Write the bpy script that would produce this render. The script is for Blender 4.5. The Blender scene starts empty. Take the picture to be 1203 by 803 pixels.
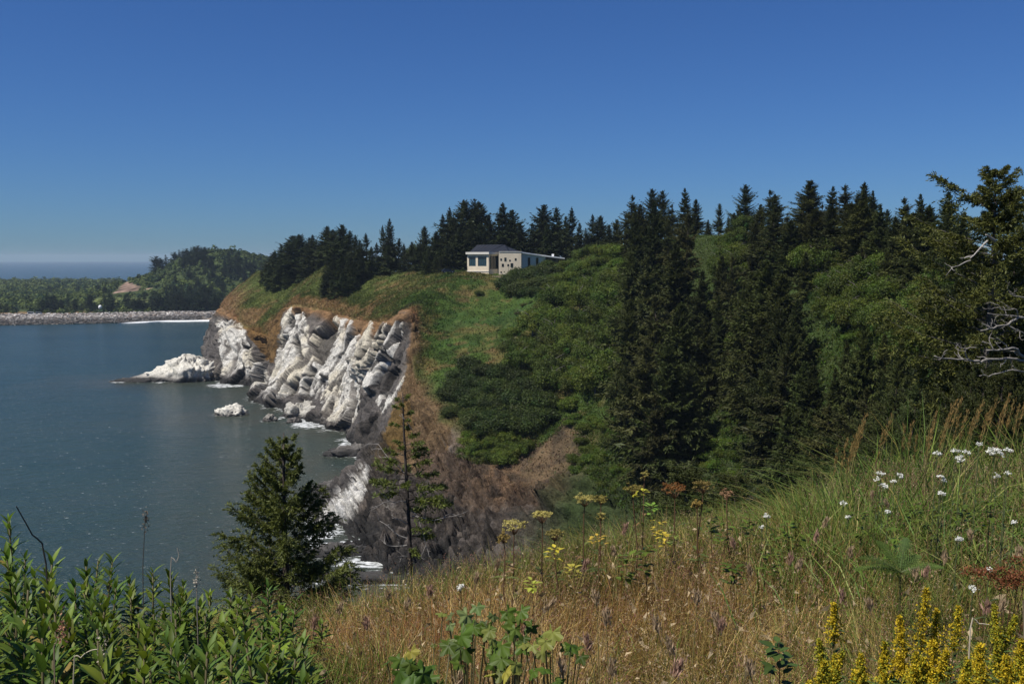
import bpy, math, random
import numpy as np
from mathutils import Vector, Matrix
from mathutils.bvhtree import BVHTree
from mathutils.kdtree import KDTree

random.seed(7)
RNG = np.random.default_rng(7)
scene = bpy.context.scene
COL = scene.collection
PI = math.pi

# ------------------------------------------------------------------ camera
EYE = 55.0
F = 1170.0
W0, H0 = 1203.0, 803.0
PITCH = math.atan(98.5 / F)
cp, sp = math.cos(PITCH), math.sin(PITCH)
cam = bpy.data.cameras.new('camera')
cam.sensor_width = 36.0
cam.lens = 36.0 * F / W0
cam.clip_start = 0.1
cam.clip_end = 60000
camo = bpy.data.objects.new('camera', cam)
COL.objects.link(camo)
camo.location = (0, 0, EYE)
camo.rotation_euler = (PI / 2 - PITCH, 0, 0)
scene.camera = camo


def pix(px, py, d):
    """World point seen at photo pixel (px, py) at depth y = d."""
    a = (np.asarray(px, float) - W0 / 2) / F
    b = (H0 / 2 - np.asarray(py, float)) / F
    y = cp + b * sp
    z = -sp + b * cp
    t = np.asarray(d, float) / y
    return np.stack(np.broadcast_arrays(a * t, y * t, EYE + z * t), -1)


def ray(px, py):
    a = (px - W0 / 2) / F
    b = (H0 / 2 - py) / F
    return Vector((a, cp + b * sp, -sp + b * cp)).normalized()


def proj(P):
    P = np.asarray(P, float)
    x, y, z = P[..., 0], P[..., 1], P[..., 2] - EYE
    fw = np.maximum(y * cp - z * sp, 0.01)
    up = y * sp + z * cp
    return W0 / 2 + F * x / fw, H0 / 2 - F * up / fw


# ------------------------------------------------------------------ noise
def _hash(ix, iy, iz, seed):
    h = (ix.astype(np.uint32) * np.uint32(374761393) + iy.astype(np.uint32) * np.uint32(668265263)
         + iz.astype(np.uint32) * np.uint32(2147483647) + np.uint32((seed * 974634777 + 12345) & 0xffffffff))
    h = (h ^ (h >> np.uint32(13))) * np.uint32(1274126177)
    h = (h ^ (h >> np.uint32(16))) * np.uint32(2246822519)
    h = h ^ (h >> np.uint32(15))
    return h.astype(np.float64) / 4294967295.0


def vnoise(P, seed=0):
    P = np.asarray(P, float)
    i = np.floor(P).astype(np.int64)
    f = P - i
    u = f * f * f * (f * (f * 6 - 15) + 10)
    r = 0
    for dx in (0, 1):
        for dy in (0, 1):
            for dz in (0, 1):
                w = (u[..., 0] if dx else 1 - u[..., 0]) * (u[..., 1] if dy else 1 - u[..., 1]) * (u[..., 2] if dz else 1 - u[..., 2])
                r = r + w * _hash(i[..., 0] + dx, i[..., 1] + dy, i[..., 2] + dz, seed)
    return r * 2 - 1


def fbm(P, scale, octv=4, seed=0, ridged=False):
    P = np.asarray(P, float) / scale
    a, s, r = 1.0, 0.0, 0.0
    for o in range(octv):
        n = vnoise(P * (2.03 ** o) + 17.3 * o, seed + o)
        if ridged:
            n = 1 - 2 * np.abs(n)
        r = r + a * n
        s += a
        a *= 0.5
    return r / s


def worley(P, scale, seed=0):
    P = np.asarray(P, float) / scale
    i = np.floor(P).astype(np.int64)
    d1 = np.full(P.shape[:-1], 9.0)
    d2 = np.full(P.shape[:-1], 9.0)
    idv = np.zeros(P.shape[:-1])
    for dx in (-1, 0, 1):
        for dy in (-1, 0, 1):
            for dz in (-1, 0, 1):
                c = [i[..., 0] + dx, i[..., 1] + dy, i[..., 2] + dz]
                h = [_hash(c[0], c[1], c[2], seed + k) for k in (0, 11, 23)]
                dd = sum((c[k] + h[k] - P[..., k]) ** 2 for k in range(3))
                idn = _hash(c[0], c[1], c[2], seed + 37)
                m = dd < d1
                d2 = np.where(m, d1, np.minimum(d2, dd))
                idv = np.where(m, idn, idv)
                d1 = np.where(m, dd, d1)
    return np.sqrt(d1), np.sqrt(d2), idv


def facets(P, scale, seed=0):
    """Broken rock: every cell of a jittered lattice is a plane of its own tilt and height. Returns height, crack width."""
    P = np.asarray(P, float) / scale
    i = np.floor(P).astype(np.int64)
    d1 = np.full(P.shape[:-1], 9.0)
    d2 = np.full(P.shape[:-1], 9.0)
    hh = np.zeros(P.shape[:-1])
    for dx in (-1, 0, 1):
        for dy in (-1, 0, 1):
            for dz in (-1, 0, 1):
                c = [i[..., 0] + dx, i[..., 1] + dy, i[..., 2] + dz]
                o = [c[k] + _hash(c[0], c[1], c[2], seed + 11 * k) - P[..., k] for k in range(3)]
                dd = o[0] ** 2 + o[1] ** 2 + o[2] ** 2
                h = _hash(c[0], c[1], c[2], seed + 37) - 0.5
                for k in range(3):
                    h = h - o[k] * (_hash(c[0], c[1], c[2], seed + 41 + 7 * k) - 0.5) * 1.7
                m = dd < d1
                d2 = np.where(m, d1, np.minimum(d2, dd))
                hh = np.where(m, h, hh)
                d1 = np.where(m, dd, d1)
    return hh, np.sqrt(d2) - np.sqrt(d1)


def sstep(a, b, x):
    t = np.clip((np.asarray(x, float) - a) / (b - a), 0, 1)
    return t * t * (3 - 2 * t)


def inpoly(px, py, poly):
    px, py = np.asarray(px), np.asarray(py)
    r = np.zeros(px.shape, bool)
    n = len(poly)
    for k in range(n):
        x1, y1 = poly[k]
        x2, y2 = poly[(k + 1) % n]
        c = (y1 > py) != (y2 > py)
        with np.errstate(divide='ignore', invalid='ignore'):
            xi = (x2 - x1) * (py - y1) / ((y2 - y1) if y2 != y1 else 1e-9) + x1
        r ^= c & (px < xi)
    return r


def nrm(v):
    v = np.asarray(v, float)
    return v / np.maximum(np.linalg.norm(v, axis=-1, keepdims=True), 1e-9)


# ------------------------------------------------------------------ mesh building
class MB:
    """Collects vertices, faces and colours, then becomes ONE mesh object."""

    def __init__(s):
        s.v, s.q, s.t, s.c, s.n = [], [], [], [], 0

    def add(s, v, q=None, t=None, c=(0.5, 0.5, 0.5)):
        v = np.asarray(v, float).reshape(-1, 3)
        c = np.asarray(c, float)
        if c.ndim == 1:
            c = np.broadcast_to(c, (len(v), 3))
        s.v.append(v)
        s.c.append(c.reshape(-1, 3))
        if q is not None and len(q):
            s.q.append(np.asarray(q, np.int64).reshape(-1, 4) + s.n)
        if t is not None and len(t):
            s.t.append(np.asarray(t, np.int64).reshape(-1, 3) + s.n)
        s.n += len(v)
        return s

    def mesh(s, name, mat, smooth=False):
        me = bpy.data.meshes.new(name)
        v = np.concatenate(s.v)
        c = np.concatenate(s.c)
        q = np.concatenate(s.q) if s.q else np.zeros((0, 4), np.int64)
        t = np.concatenate(s.t) if s.t else np.zeros((0, 3), np.int64)
        me.vertices.add(len(v))
        me.vertices.foreach_set('co', v.astype(np.float32).ravel())
        li = np.concatenate([q.ravel(), t.ravel()]).astype(np.int32)
        me.loops.add(len(li))
        me.loops.foreach_set('vertex_index', li)
        nf = len(q) + len(t)
        me.polygons.add(nf)
        st = np.concatenate([np.arange(len(q)) * 4, len(q) * 4 + np.arange(len(t)) * 3]).astype(np.int32)
        me.polygons.foreach_set('loop_start', st)
        me.polygons.foreach_set('use_smooth', np.full(nf, bool(smooth)))
        me.update(calc_edges=True)
        ca = me.color_attributes.new('Col', 'FLOAT_COLOR', 'POINT')
        ca.data.foreach_set('color', np.concatenate([c, np.ones((len(c), 1))], 1).astype(np.float32).ravel())
        if mat is not None:
            me.materials.append(mat)
        return me

    def build(s, name, mat, parent=None, smooth=False):
        return link(name, s.mesh(name, mat, smooth), parent)


def link(name, data, parent=None):
    o = bpy.data.objects.new(name, data)
    COL.objects.link(o)
    if parent is not None:
        o.parent = parent
    return o


def tag(o, label=None, cat=None, group=None, kind=None):
    if label: o['label'] = label
    if cat: o['category'] = cat
    if group: o['group'] = group
    if kind: o['kind'] = kind
    return o


def empty(name, loc=(0, 0, 0), rz=0.0):
    o = bpy.data.objects.new(name, None)
    COL.objects.link(o)
    o.location = loc
    o.rotation_euler = (0, 0, rz)
    o.empty_display_size = 0.3
    return o


def clone(proto, loc, rz=0.0, sc=(1, 1, 1), tilt=(0, 0)):
    """A copy of a thing with copies of its parts and sub-parts."""
    r = proto.copy()
    COL.objects.link(r)
    r.location = loc
    r.rotation_euler = (tilt[0], tilt[1], rz)
    r.scale = sc
    for ch in proto.children:
        c = ch.copy()
        COL.objects.link(c)
        c.parent = r
        for g in ch.children:
            d = g.copy()
            COL.objects.link(d)
            d.parent = c
    return r


class Kind:
    """Variants of one kind of plant: the first use moves the prototype itself, later uses copy it."""

    def __init__(s, makers):
        s.makers, s.protos, s.used = makers, [None] * len(makers), [False] * len(makers)

    def put(s, i, loc, rz=0.0, sc=(1, 1, 1), tilt=(0, 0)):
        i %= len(s.makers)
        if s.protos[i] is None:
            s.protos[i] = s.makers[i]()
        if not s.used[i]:
            s.used[i] = True
            o = s.protos[i]
            o.location = loc
            o.rotation_euler = (tilt[0], tilt[1], rz)
            o.scale = sc
            return o
        o = clone(s.protos[i], loc, rz, sc, tilt)
        for k in ('label', 'group'):
            if k in o: del o[k]
        return o


def grid_quads(nu, nv):
    i = np.arange(nu - 1)[:, None] * nv + np.arange(nv - 1)[None, :]
    return np.stack([i, i + nv, i + nv + 1, i + 1], -1).reshape(-1, 4)


def tube(mb, pts, rad, sides=6, c=(0.2, 0.15, 0.1), cap=True):
    pts = np.asarray(pts, float)
    n = len(pts)
    rad = np.broadcast_to(np.asarray(rad, float), (n,))
    T = nrm(np.gradient(pts, axis=0))
    ref = np.array([0.31, 0.87, 0.2]) if abs(T[0][2]) > 0.7 else np.array([0.0, 0.0, 1.0])
    A = nrm(np.cross(T, ref))
    B = np.cross(T, A)
    th = np.arange(sides) / sides * 2 * PI
    ring = pts[:, None] + rad[:, None, None] * (np.cos(th)[None, :, None] * A[:, None] + np.sin(th)[None, :, None] * B[:, None])
    i = np.arange(n - 1)[:, None] * sides
    j = np.arange(sides)[None, :]
    k = (j + 1) % sides
    q = np.stack([i + j, i + k, i + sides + k, i + sides + j], -1).reshape(-1, 4)
    V = ring.reshape(-1, 3)
    cc = np.asarray(c, float)
    if cc.ndim == 2: cc = np.repeat(cc, sides, 0)
    if cap:
        V = np.concatenate([V, pts[-1:]])
        t = np.stack([(n - 1) * sides + np.arange(sides), (n - 1) * sides + (np.arange(sides) + 1) % sides, np.full(sides, n * sides)], -1)
        if cc.ndim == 2: cc = np.concatenate([cc, cc[-1:]])
        mb.add(V, q, t, cc)
    else:
        mb.add(V, q, None, cc)


def diamonds(mb, P, D, S, L, Wd, c, bend=0.0, mid=0.45):
    """Leaf-sized faces: a diamond from P along D, S to the side."""
    n = len(P)
    L = np.broadcast_to(L, (n,))[:, None]
    Wd = np.broadcast_to(Wd, (n,))[:, None]
    N = np.cross(D, S)
    m = P + D * L * mid + N * L * bend
    v = np.stack([P, m + S * Wd * 0.5, P + D * L, m - S * Wd * 0.5], 1).reshape(-1, 3)
    q = np.arange(n * 4).reshape(-1, 4)
    c = np.asarray(c, float)
    if c.ndim == 2: c = np.repeat(c, 4, 0)
    mb.add(v, q, None, c)


def box(mb, lo, hi, c=(0.5, 0.5, 0.5), R=None, o=None):
    x0, y0, z0 = lo
    x1, y1, z1 = hi
    v = np.array([[x0, y0, z0], [x1, y0, z0], [x1, y1, z0], [x0, y1, z0], [x0, y0, z1], [x1, y0, z1], [x1, y1, z1], [x0, y1, z1]], float)
    if R is not None: v = v @ np.asarray(R).T
    if o is not None: v = v + np.asarray(o)
    mb.add(v, [[0, 3, 2, 1], [4, 5, 6, 7], [0, 1, 5, 4], [1, 2, 6, 5], [2, 3, 7, 6], [3, 0, 4, 7]], None, c)


def prism(mb, poly, z0, z1, c=(0.5, 0.5, 0.5)):
    """Upright prism over a plan polygon; z1 may be one height per corner."""
    n = len(poly)
    z1 = np.broadcast_to(np.asarray(z1, float), (n,))
    z0 = np.broadcast_to(np.asarray(z0, float), (n,))
    P = np.asarray(poly, float)
    v = np.concatenate([np.c_[P, z0], np.c_[P, z1], [[P[:, 0].mean(), P[:, 1].mean(), z0.mean()]], [[P[:, 0].mean(), P[:, 1].mean(), z1.mean()]]])
    i = np.arange(n)
    j = (i + 1) % n
    mb.add(v, np.stack([i, j, n + j, n + i], -1), np.concatenate([np.stack([j, i, np.full(n, 2 * n)], -1), np.stack([n + i, n + j, np.full(n, 2 * n + 1)], -1)]), c)


# ------------------------------------------------------------------ materials
def newmat(name):
    m = bpy.data.materials.new(name)
    m.use_nodes = True
    nt = m.node_tree
    nt.nodes.clear()
    out = nt.nodes.new('ShaderNodeOutputMaterial')
    return m, nt, out


def nd(nt, typ, **kw):
    n = nt.nodes.new('ShaderNode' + typ)
    for k, v in kw.items():
        if k.startswith('i_'):
            n.inputs[k[2:].replace('_', ' ')].default_value = v
        else:
            setattr(n, k, v)
    return n


def mixc(nt, fac, a, b, mode='MIX'):
    n = nt.nodes.new('ShaderNodeMix')
    n.data_type = 'RGBA'
    n.blend_type = mode
    n.clamp_factor = True
    for idx, val in ((0, fac), (6, a), (7, b)):
        if hasattr(val, 'is_linked') or isinstance(val, bpy.types.NodeSocket):
            nt.links.new(val, n.inputs[idx])
        else:
            n.inputs[idx].default_value = val if idx == 0 else (*val, 1) if len(val) == 3 else val
    return n.outputs[2]


def ramp(nt, sock, stops):
    r = nt.nodes.new('ShaderNodeValToRGB')
    e = r.color_ramp.elements
    while len(e) < len(stops): e.new(0.5)
    for k, (p, c) in enumerate(stops):
        e[k].position = p
        e[k].color = (*c, 1) if not isinstance(c, (int, float)) else (c, c, c, 1)
    nt.links.new(sock, r.inputs[0])
    return r.outputs[0]


def leaf_mat(name, trans=0.25, rough=0.5, spec=0.25, vary=0.35, hue=0.0):
    """Foliage: per-face colour, a little variation per plant, some light through the leaf."""
    m, nt, out = newmat(name)
    at = nd(nt, 'Attribute', attribute_name='Col')
    oi = nd(nt, 'ObjectInfo')
    mr = nd(nt, 'MapRange')
    mr.inputs[3].default_value = 1 - vary
    mr.inputs[4].default_value = 1 + vary
    nt.links.new(oi.outputs['Random'], mr.inputs[0])
    hs = nd(nt, 'HueSaturation')
    nt.links.new(at.outputs['Color'], hs.inputs['Color'])
    nt.links.new(mr.outputs[0], hs.inputs['Value'])
    if hue:
        m2 = nd(nt, 'MapRange')
        mu = nd(nt, 'Math', operation='FRACT')
        mm = nd(nt, 'Math', operation='MULTIPLY')
        mm.inputs[1].default_value = 7.31
        nt.links.new(oi.outputs['Random'], mm.inputs[0])
        nt.links.new(mm.outputs[0], mu.inputs[0])
        m2.inputs[3].default_value = 0.5 - hue
        m2.inputs[4].default_value = 0.5 + hue
        nt.links.new(mu.outputs[0], m2.inputs[0])
        nt.links.new(m2.outputs[0], hs.inputs['Hue'])
    b = nd(nt, 'BsdfPrincipled')
    b.inputs['Roughness'].default_value = rough
    b.inputs['Specular IOR Level'].default_value = spec
    nt.links.new(hs.outputs[0], b.inputs['Base Color'])
    if trans > 0:
        t = nd(nt, 'BsdfTranslucent')
        nt.links.new(mixc(nt, 0.5, hs.outputs[0], (1.25, 1.35, 0.5), 'MULTIPLY'), t.inputs['Color'])
        mx = nd(nt, 'MixShader')
        mx.inputs[0].default_value = trans
        nt.links.new(b.outputs[0], mx.inputs[1])
        nt.links.new(t.outputs[0], mx.inputs[2])
        nt.links.new(mx.outputs[0], out.inputs[0])
    else:
        nt.links.new(b.outputs[0], out.inputs[0])
    return m


def rough_mat(name, col=None, rough=0.8, nscale=1.0, namp=0.35, bump=0.0, bscale=2.0, metal=0.0, spec=0.3, bdist=0.1, fine=0.0):
    """Principled with a noise-broken colour; col None reads the vertex colour."""
    m, nt, out = newmat(name)
    b = nd(nt, 'BsdfPrincipled')
    b.inputs['Roughness'].default_value = rough
    b.inputs['Metallic'].default_value = metal
    b.inputs['Specular IOR Level'].default_value = spec
    tc = nd(nt, 'TexCoord')
    n = nd(nt, 'TexNoise')
    n.inputs['Scale'].default_value = nscale
    n.inputs['Detail'].default_value = 6
    n.inputs['Roughness'].default_value = 0.65
    nt.links.new(tc.outputs['Object'], n.inputs['Vector'])
    r = ramp(nt, n.outputs[0], [(0.3, (1 - namp,) * 3), (0.7, (1 + namp * 0.6,) * 3)])
    if col is None:
        src = nd(nt, 'Attribute', attribute_name='Col').outputs['Color']
    else:
        c = nd(nt, 'RGB')
        c.outputs[0].default_value = (*col, 1)
        src = c.outputs[0]
    colr = mixc(nt, 1.0, src, r, 'MULTIPLY')
    if fine > 0:
        n3 = nd(nt, 'TexNoise')
        n3.inputs['Scale'].default_value = nscale * 3.7
        n3.inputs['Detail'].default_value = 5
        n3.inputs['Roughness'].default_value = 0.75
        nt.links.new(tc.outputs['Object'], n3.inputs['Vector'])
        colr = mixc(nt, 1.0, colr, ramp(nt, n3.outputs[0], [(0.36, (1 - fine,) * 3), (0.64, (1 + fine * 0.7,) * 3)]), 'MULTIPLY')
    nt.links.new(colr, b.inputs['Base Color'])
    if bump > 0:
        n2 = nd(nt, 'TexNoise')
        n2.inputs['Scale'].default_value = bscale
        n2.inputs['Detail'].default_value = 8
        n2.inputs['Roughness'].default_value = 0.7
        nt.links.new(tc.outputs['Object'], n2.inputs['Vector'])
        bp = nd(nt, 'Bump')
        bp.inputs['Strength'].default_value = bump
        bp.inputs['Distance'].default_value = bdist
        nt.links.new(n2.outputs[0], bp.inputs['Height'])
        nt.links.new(bp.outputs[0], b.inputs['Normal'])
    nt.links.new(b.outputs[0], out.inputs[0])
    return m


M_LAND = rough_mat('headland_ground', None, 0.9, 1.5, 0.40, 1.0, 1.1, bdist=0.8, spec=0.1, fine=0.5)
M_ROCK = rough_mat('sea_rock', None, 0.75, 1.4, 0.5, 0.9, 1.6, bdist=0.4, spec=0.2)
M_SOIL = rough_mat('meadow_soil', None, 0.95, 6.0, 0.4, 0.6, 20.0, bdist=0.05, spec=0.1)
M_FAR = rough_mat('far_land', None, 0.95, 0.15, 0.35, 0.5, 0.3, bdist=1.0, spec=0.05)
M_BARK = rough_mat('bark', None, 0.9, 6.0, 0.5, 0.8, 14.0, bdist=0.03, spec=0.1)
M_DEAD = rough_mat('bleached_wood', None, 0.8, 9.0, 0.4, 0.6, 25.0, bdist=0.01, spec=0.15)
M_NEEDLE = leaf_mat('spruce_needles', 0.12, 0.55, 0.15, 0.35, 0.015)
M_NEEDLE_NEAR = leaf_mat('young_spruce_needles', 0.28, 0.55, 0.2, 0.1, 0.0)
M_LEAF = leaf_mat('shrub_leaves', 0.25, 0.5, 0.2, 0.3, 0.014)
M_GRASS = leaf_mat('grass_blades', 0.25, 0.55, 0.15, 0.0)
M_PLANT = leaf_mat('meadow_leaves', 0.3, 0.5, 0.22, 0.18, 0.01)
M_PETAL = leaf_mat('petals', 0.2, 0.6, 0.1, 0.08)
M_STEM = leaf_mat('plant_stems', 0.0, 0.6, 0.2, 0.15)
M_FARLEAF = leaf_mat('far_foliage', 0.15, 0.6, 0.1, 0.0)
# ------------------------------------------------------------------ the headland (cliffs, slopes, cove, ridge)
# each station runs from the waterline up over the ridge: waterline, mid cliff, lip, slope, ridge (photo pixel + depth in metres)
ST = [
    [(247, 398, 690), (249, 390, 675), (257, 372, 660), (275, 345, 650), (300, 321, 645)],
    [(242, 413, 585), (246, 396, 582), (259, 363, 575), (272, 345, 570), (304, 320, 562)],
    [(249, 445, 450), (256, 408, 462), (272, 374, 476), (290, 350, 492), (318, 324, 512)],
    [(303, 456, 421), (306, 428, 428), (308, 395, 436), (322, 368, 448), (347, 336, 470)],
    [(293, 470, 385), (322, 415, 395), (343, 362, 405), (358, 342, 418), (387, 311, 440)],
    [(352, 490, 344), (368, 432, 358), (395, 372, 374), (412, 350, 388), (434, 322, 412)],
    [(397, 508, 314), (412, 445, 324), (428, 382, 336), (452, 349, 358), (500, 318, 388)],
    [(423, 535, 277), (440, 462, 286), (456, 384, 300), (482, 349, 328), (525, 320, 362)],
    [(430, 549, 261), (462, 458, 274), (482, 374, 290), (508, 349, 316), (545, 321, 350)],
    [(402, 586, 228), (445, 520, 240), (488, 452, 258), (522, 388, 292), (572, 322, 349)],
    [(370, 610, 210), (438, 570, 214), (520, 500, 230), (566, 418, 268), (612, 323, 347)],
    [(405, 652, 184), (500, 604, 191), (560, 540, 206), (612, 420, 250), (668, 310, 332)],
    [(445, 676, 172), (545, 640, 178), (620, 572, 190), (682, 412, 240), (722, 292, 302)],
    [(520, 722, 154), (625, 660, 165), (692, 560, 180), (760, 420, 220), (802, 282, 266)],
    [(640, 745, 145), (722, 655, 155), (790, 552, 167), (850, 420, 196), (892, 284, 232)],
    [(770, 705, 147), (835, 622, 146), (892, 532, 148), (950, 402, 166), (992, 294, 197)],
    [(910, 645, 130), (955, 582, 126), (1003, 502, 127), (1060, 392, 142), (1100, 312, 162)],
    [(1060, 605, 100), (1105, 542, 97), (1160, 472, 97), (1212, 392, 107), (1245, 322, 122)],
    [(1310, 565, 80), (1340, 482, 76), (1370, 432, 76), (1410, 382, 80), (1460, 322, 92)],
]


def catmull(P, seg):
    """Catmull-Rom through P (n, ...) with seg[i] samples on span i; also returns the parameter."""
    P = np.asarray(P, float)
    n = len(P)
    Q = np.concatenate([[2 * P[0] - P[1]], P, [2 * P[-1] - P[-2]]])
    out, par = [], []
    for i in range(n - 1):
        k = seg[i]
        t = np.arange(k + (1 if i == n - 2 else 0)) / k
        tt = t.reshape((-1,) + (1,) * (P.ndim - 1))
        a, b, c, d = Q[i], Q[i + 1], Q[i + 2], Q[i + 3]
        # gentler tangents keep the lips sharp
        m1, m2 = (c - a) * 0.38, (d - b) * 0.38
        out.append((2 * tt**3 - 3 * tt**2 + 1) * b + (tt**3 - 2 * tt**2 + tt) * m1 + (-2 * tt**3 + 3 * tt**2) * c + (tt**3 - tt**2) * m2)
        par.append(i + t)
    return np.concatenate(out), np.concatenate(par)


def station_points():
    S = []
    for st in ST:
        p = [pix(*a) for a in st]
        top = p[4]
        out = nrm(np.array([top[0] + 60, top[1] * 0.75, 0]))
        w = p[0].copy()
        w[2] -= 5.0
        wo = w + nrm(np.array([w[0] - p[2][0], w[1] - p[2][1], 0])) * 2.0
        if st[0][0] > 500:
            wo[2] = w[2] - 14
        b1 = top + out * 30 + np.array([0, 0, -0.5])
        b2 = top + out * 75 + np.array([0, 0, -6.0])
        b3 = top + out * 150
        b3[2] = -3
        S.append([wo] + p + [b1, b2, b3])
    return np.array(S)


def headland_grid(useg, vseg):
    S = station_points()
    U, upar = catmull(S, useg)
    V, vpar = catmull(np.swapaxes(U, 0, 1), vseg)
    G = np.swapaxes(V, 0, 1)
    return G, upar, vpar - 1.0


nst = len(ST)
Gc, _, _ = headland_grid([6] * (nst - 1), [2, 6, 6, 6, 6, 4, 3, 3])
LAND_BVH = BVHTree.FromPolygons([tuple(v) for v in Gc.reshape(-1, 3)], [tuple(q) for q in grid_quads(Gc.shape[0], Gc.shape[1])])


def ground_at(x, y):
    h = LAND_BVH.ray_cast(Vector((x, y, 300)), Vector((0, 0, -1)))
    return h[0].z if h[0] is not None else None


def hit_pixel(px, py):
    h = LAND_BVH.ray_cast(Vector((0, 0, EYE)), ray(px, py))
    return h[0]


useg = [40, 60, 96, 96, 100, 96, 106, 90, 60, 50, 44, 40, 34, 30, 26, 22, 18, 12]
vseg = [5, 74, 78, 62, 44, 12, 6, 5]
G, upar, vpar = headland_grid(useg, vseg)
nu, nv = G.shape[:2]
du = np.gradient(G, axis=0)
dv = np.gradient(G, axis=1)
N = nrm(np.cross(du, dv))
N = np.where((N[..., 2:3] < 0), -N, N)
UU, VV = np.meshgrid(upar, vpar, indexing='ij')
lipn = 0.22 * fbm(G, 22, 3, 5) + 0.10 * fbm(G, 6, 3, 6)
VL = VV + lipn
cliff = (1 - sstep(1.9, 2.12, VL))                       # rock below the lip
near = sstep(8.9, 9.8, UU)                               # the slope that faces the camera
cliffw = cliff * (1 - 0.55 * near) * (1 - sstep(12.5, 14, UU))

# rock structure: steeply dipping ribs, fractured blocks, fine joints
A = np.array([[0.43, 0.26, 0.865], [-0.52, 0.853, 0.0], [-0.738, -0.45, 0.502]])
Ga = G @ A.T
Gs = Ga * np.array([0.38, 0.9, 1.0])
rib = fbm(Gs, 9.0, 4, 31, True)
w1, w2, wid = worley(Gs + 1.5 * np.stack([fbm(G, 5, 2, 41), fbm(G, 5, 2, 42), fbm(G, 5, 2, 43)], -1), 6.0, 3)
v1, v2, vid = worley(Ga * np.array([0.55, 1, 1]), 2.4, 9)
jag = fbm(Gs, 2.2, 4, 55, True)
q3 = np.stack([fbm(G, 6, 2, 41), fbm(G, 6, 2, 42), fbm(G, 6, 2, 43)], -1)
fa1, cr1 = facets(Ga * np.array([0.50, 0.9, 1]) + 1.2 * q3, 8.5, 3)
fa2, cr2 = facets(Ga * np.array([0.62, 0.8, 1]) + 0.7 * q3, 3.4, 9)
fa3, cr3 = facets(Ga * np.array([0.75, 0.8, 1]) + 0.3 * q3, 1.5, 15)
disp = cliffw * (2.2 * (rib - 0.15) + 2.8 * fa1 + 0.8 * fa2 + 0.36 * fa3 + 0.25 * (jag - 0.15) - 0.6 * (1 - sstep(0.0, 0.12, cr1)) - 0.35 * (1 - sstep(0, 0.12, cr2)))
disp += cliff * near * (1.5 * fbm(Gs, 7, 4, 71, True) + 2.5 * fa2 + 1.5 * fa3 + 0.6 * jag - 0.9 * (1 - sstep(0, 0.14, cr2)))
grassw = 1 - cliff
disp += grassw * (1.3 * fbm(G, 16, 3, 81) + 0.55 * fbm(G, 3.5, 3, 82) + 0.22 * fbm(G, 1.2, 2, 83)) * (1 - 0.4 * sstep(3.4, 4, VV))
shore_keep = np.where(VV < 0.25, sstep(-0.4, 0.25, VV) * 0.6 + 0.4, 1.0)
G1 = G + N * (disp * shore_keep)[..., None]
px0, py0 = proj(G1)
wx = px0 + 3.2 * fbm(G, 9, 3, 21) + 1.6 * fbm(G, 2.5, 2, 22)
wy = py0 + 3.2 * fbm(G, 9, 3, 23) + 1.6 * fbm(G, 2.5, 2, 24)
inset = np.zeros_like(UU)


def blob(cx, cy, rx, ry, ang=0.0, soft=0.35):
    ca, sa = math.cos(ang), math.sin(ang)
    ex = ((wx - cx) * ca + (wy - cy) * sa) / rx
    ey = (-(wx - cx) * sa + (wy - cy) * ca) / ry
    return 1 - sstep(1 - soft, 1 + soft, np.sqrt(ex * ex + ey * ey))


def strip(x1, y1, x2, y2, w, soft=0.4):
    dx, dy = x2 - x1, y2 - y1
    L = math.hypot(dx, dy)
    t = np.clip(((wx - x1) * dx + (wy - y1) * dy) / (L * L), 0, 1)
    d = np.hypot(wx - x1 - t * dx, wy - y1 - t * dy)
    return 1 - sstep(w * (1 - soft), w * (1 + soft), d)


front = (UU > 1.2) & (UU < 9.2) & (VV < 3.0)
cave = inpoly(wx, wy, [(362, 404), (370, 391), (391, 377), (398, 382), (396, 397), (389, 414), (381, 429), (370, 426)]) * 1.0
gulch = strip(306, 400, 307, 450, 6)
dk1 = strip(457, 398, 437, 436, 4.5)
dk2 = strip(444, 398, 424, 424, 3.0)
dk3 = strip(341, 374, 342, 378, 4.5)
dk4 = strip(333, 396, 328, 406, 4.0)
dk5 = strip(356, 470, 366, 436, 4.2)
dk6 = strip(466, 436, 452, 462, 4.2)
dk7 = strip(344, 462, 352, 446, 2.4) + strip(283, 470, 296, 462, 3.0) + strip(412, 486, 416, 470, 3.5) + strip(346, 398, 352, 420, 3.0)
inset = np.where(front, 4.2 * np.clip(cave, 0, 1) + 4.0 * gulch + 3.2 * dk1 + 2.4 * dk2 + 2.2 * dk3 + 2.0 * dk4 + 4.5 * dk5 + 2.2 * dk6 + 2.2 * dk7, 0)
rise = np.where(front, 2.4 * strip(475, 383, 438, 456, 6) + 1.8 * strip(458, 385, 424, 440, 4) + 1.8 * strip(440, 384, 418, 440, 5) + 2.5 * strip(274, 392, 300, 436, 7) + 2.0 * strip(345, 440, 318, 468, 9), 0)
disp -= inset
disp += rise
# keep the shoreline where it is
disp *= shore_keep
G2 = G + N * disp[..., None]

# --- surface colours (what the ground is made of, plus some recess shade in the cliff)
n1 = fbm(G, 14, 4, 101)
n2 = fbm(G, 3.2, 4, 102)
n3 = fbm(G, 1.1, 3, 103)
C = np.zeros(G.shape)


def lay(mask, col, var=0.25, nz=None):
    global C
    nz = n2 if nz is None else nz
    c = np.asarray(col)[None, None] * (1 + var * nz[..., None] * 1.6)
    C = C * (1 - mask[..., None]) + np.clip(c, 0.005, 0.9) * mask[..., None]


one = np.ones_like(UU)
lay(one, (0.105, 0.095, 0.088), 0.4)                                           # bare rock
lay(sstep(-0.1, 0.35, n1) * 0.6, (0.19, 0.165, 0.14), 0.35)
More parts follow.
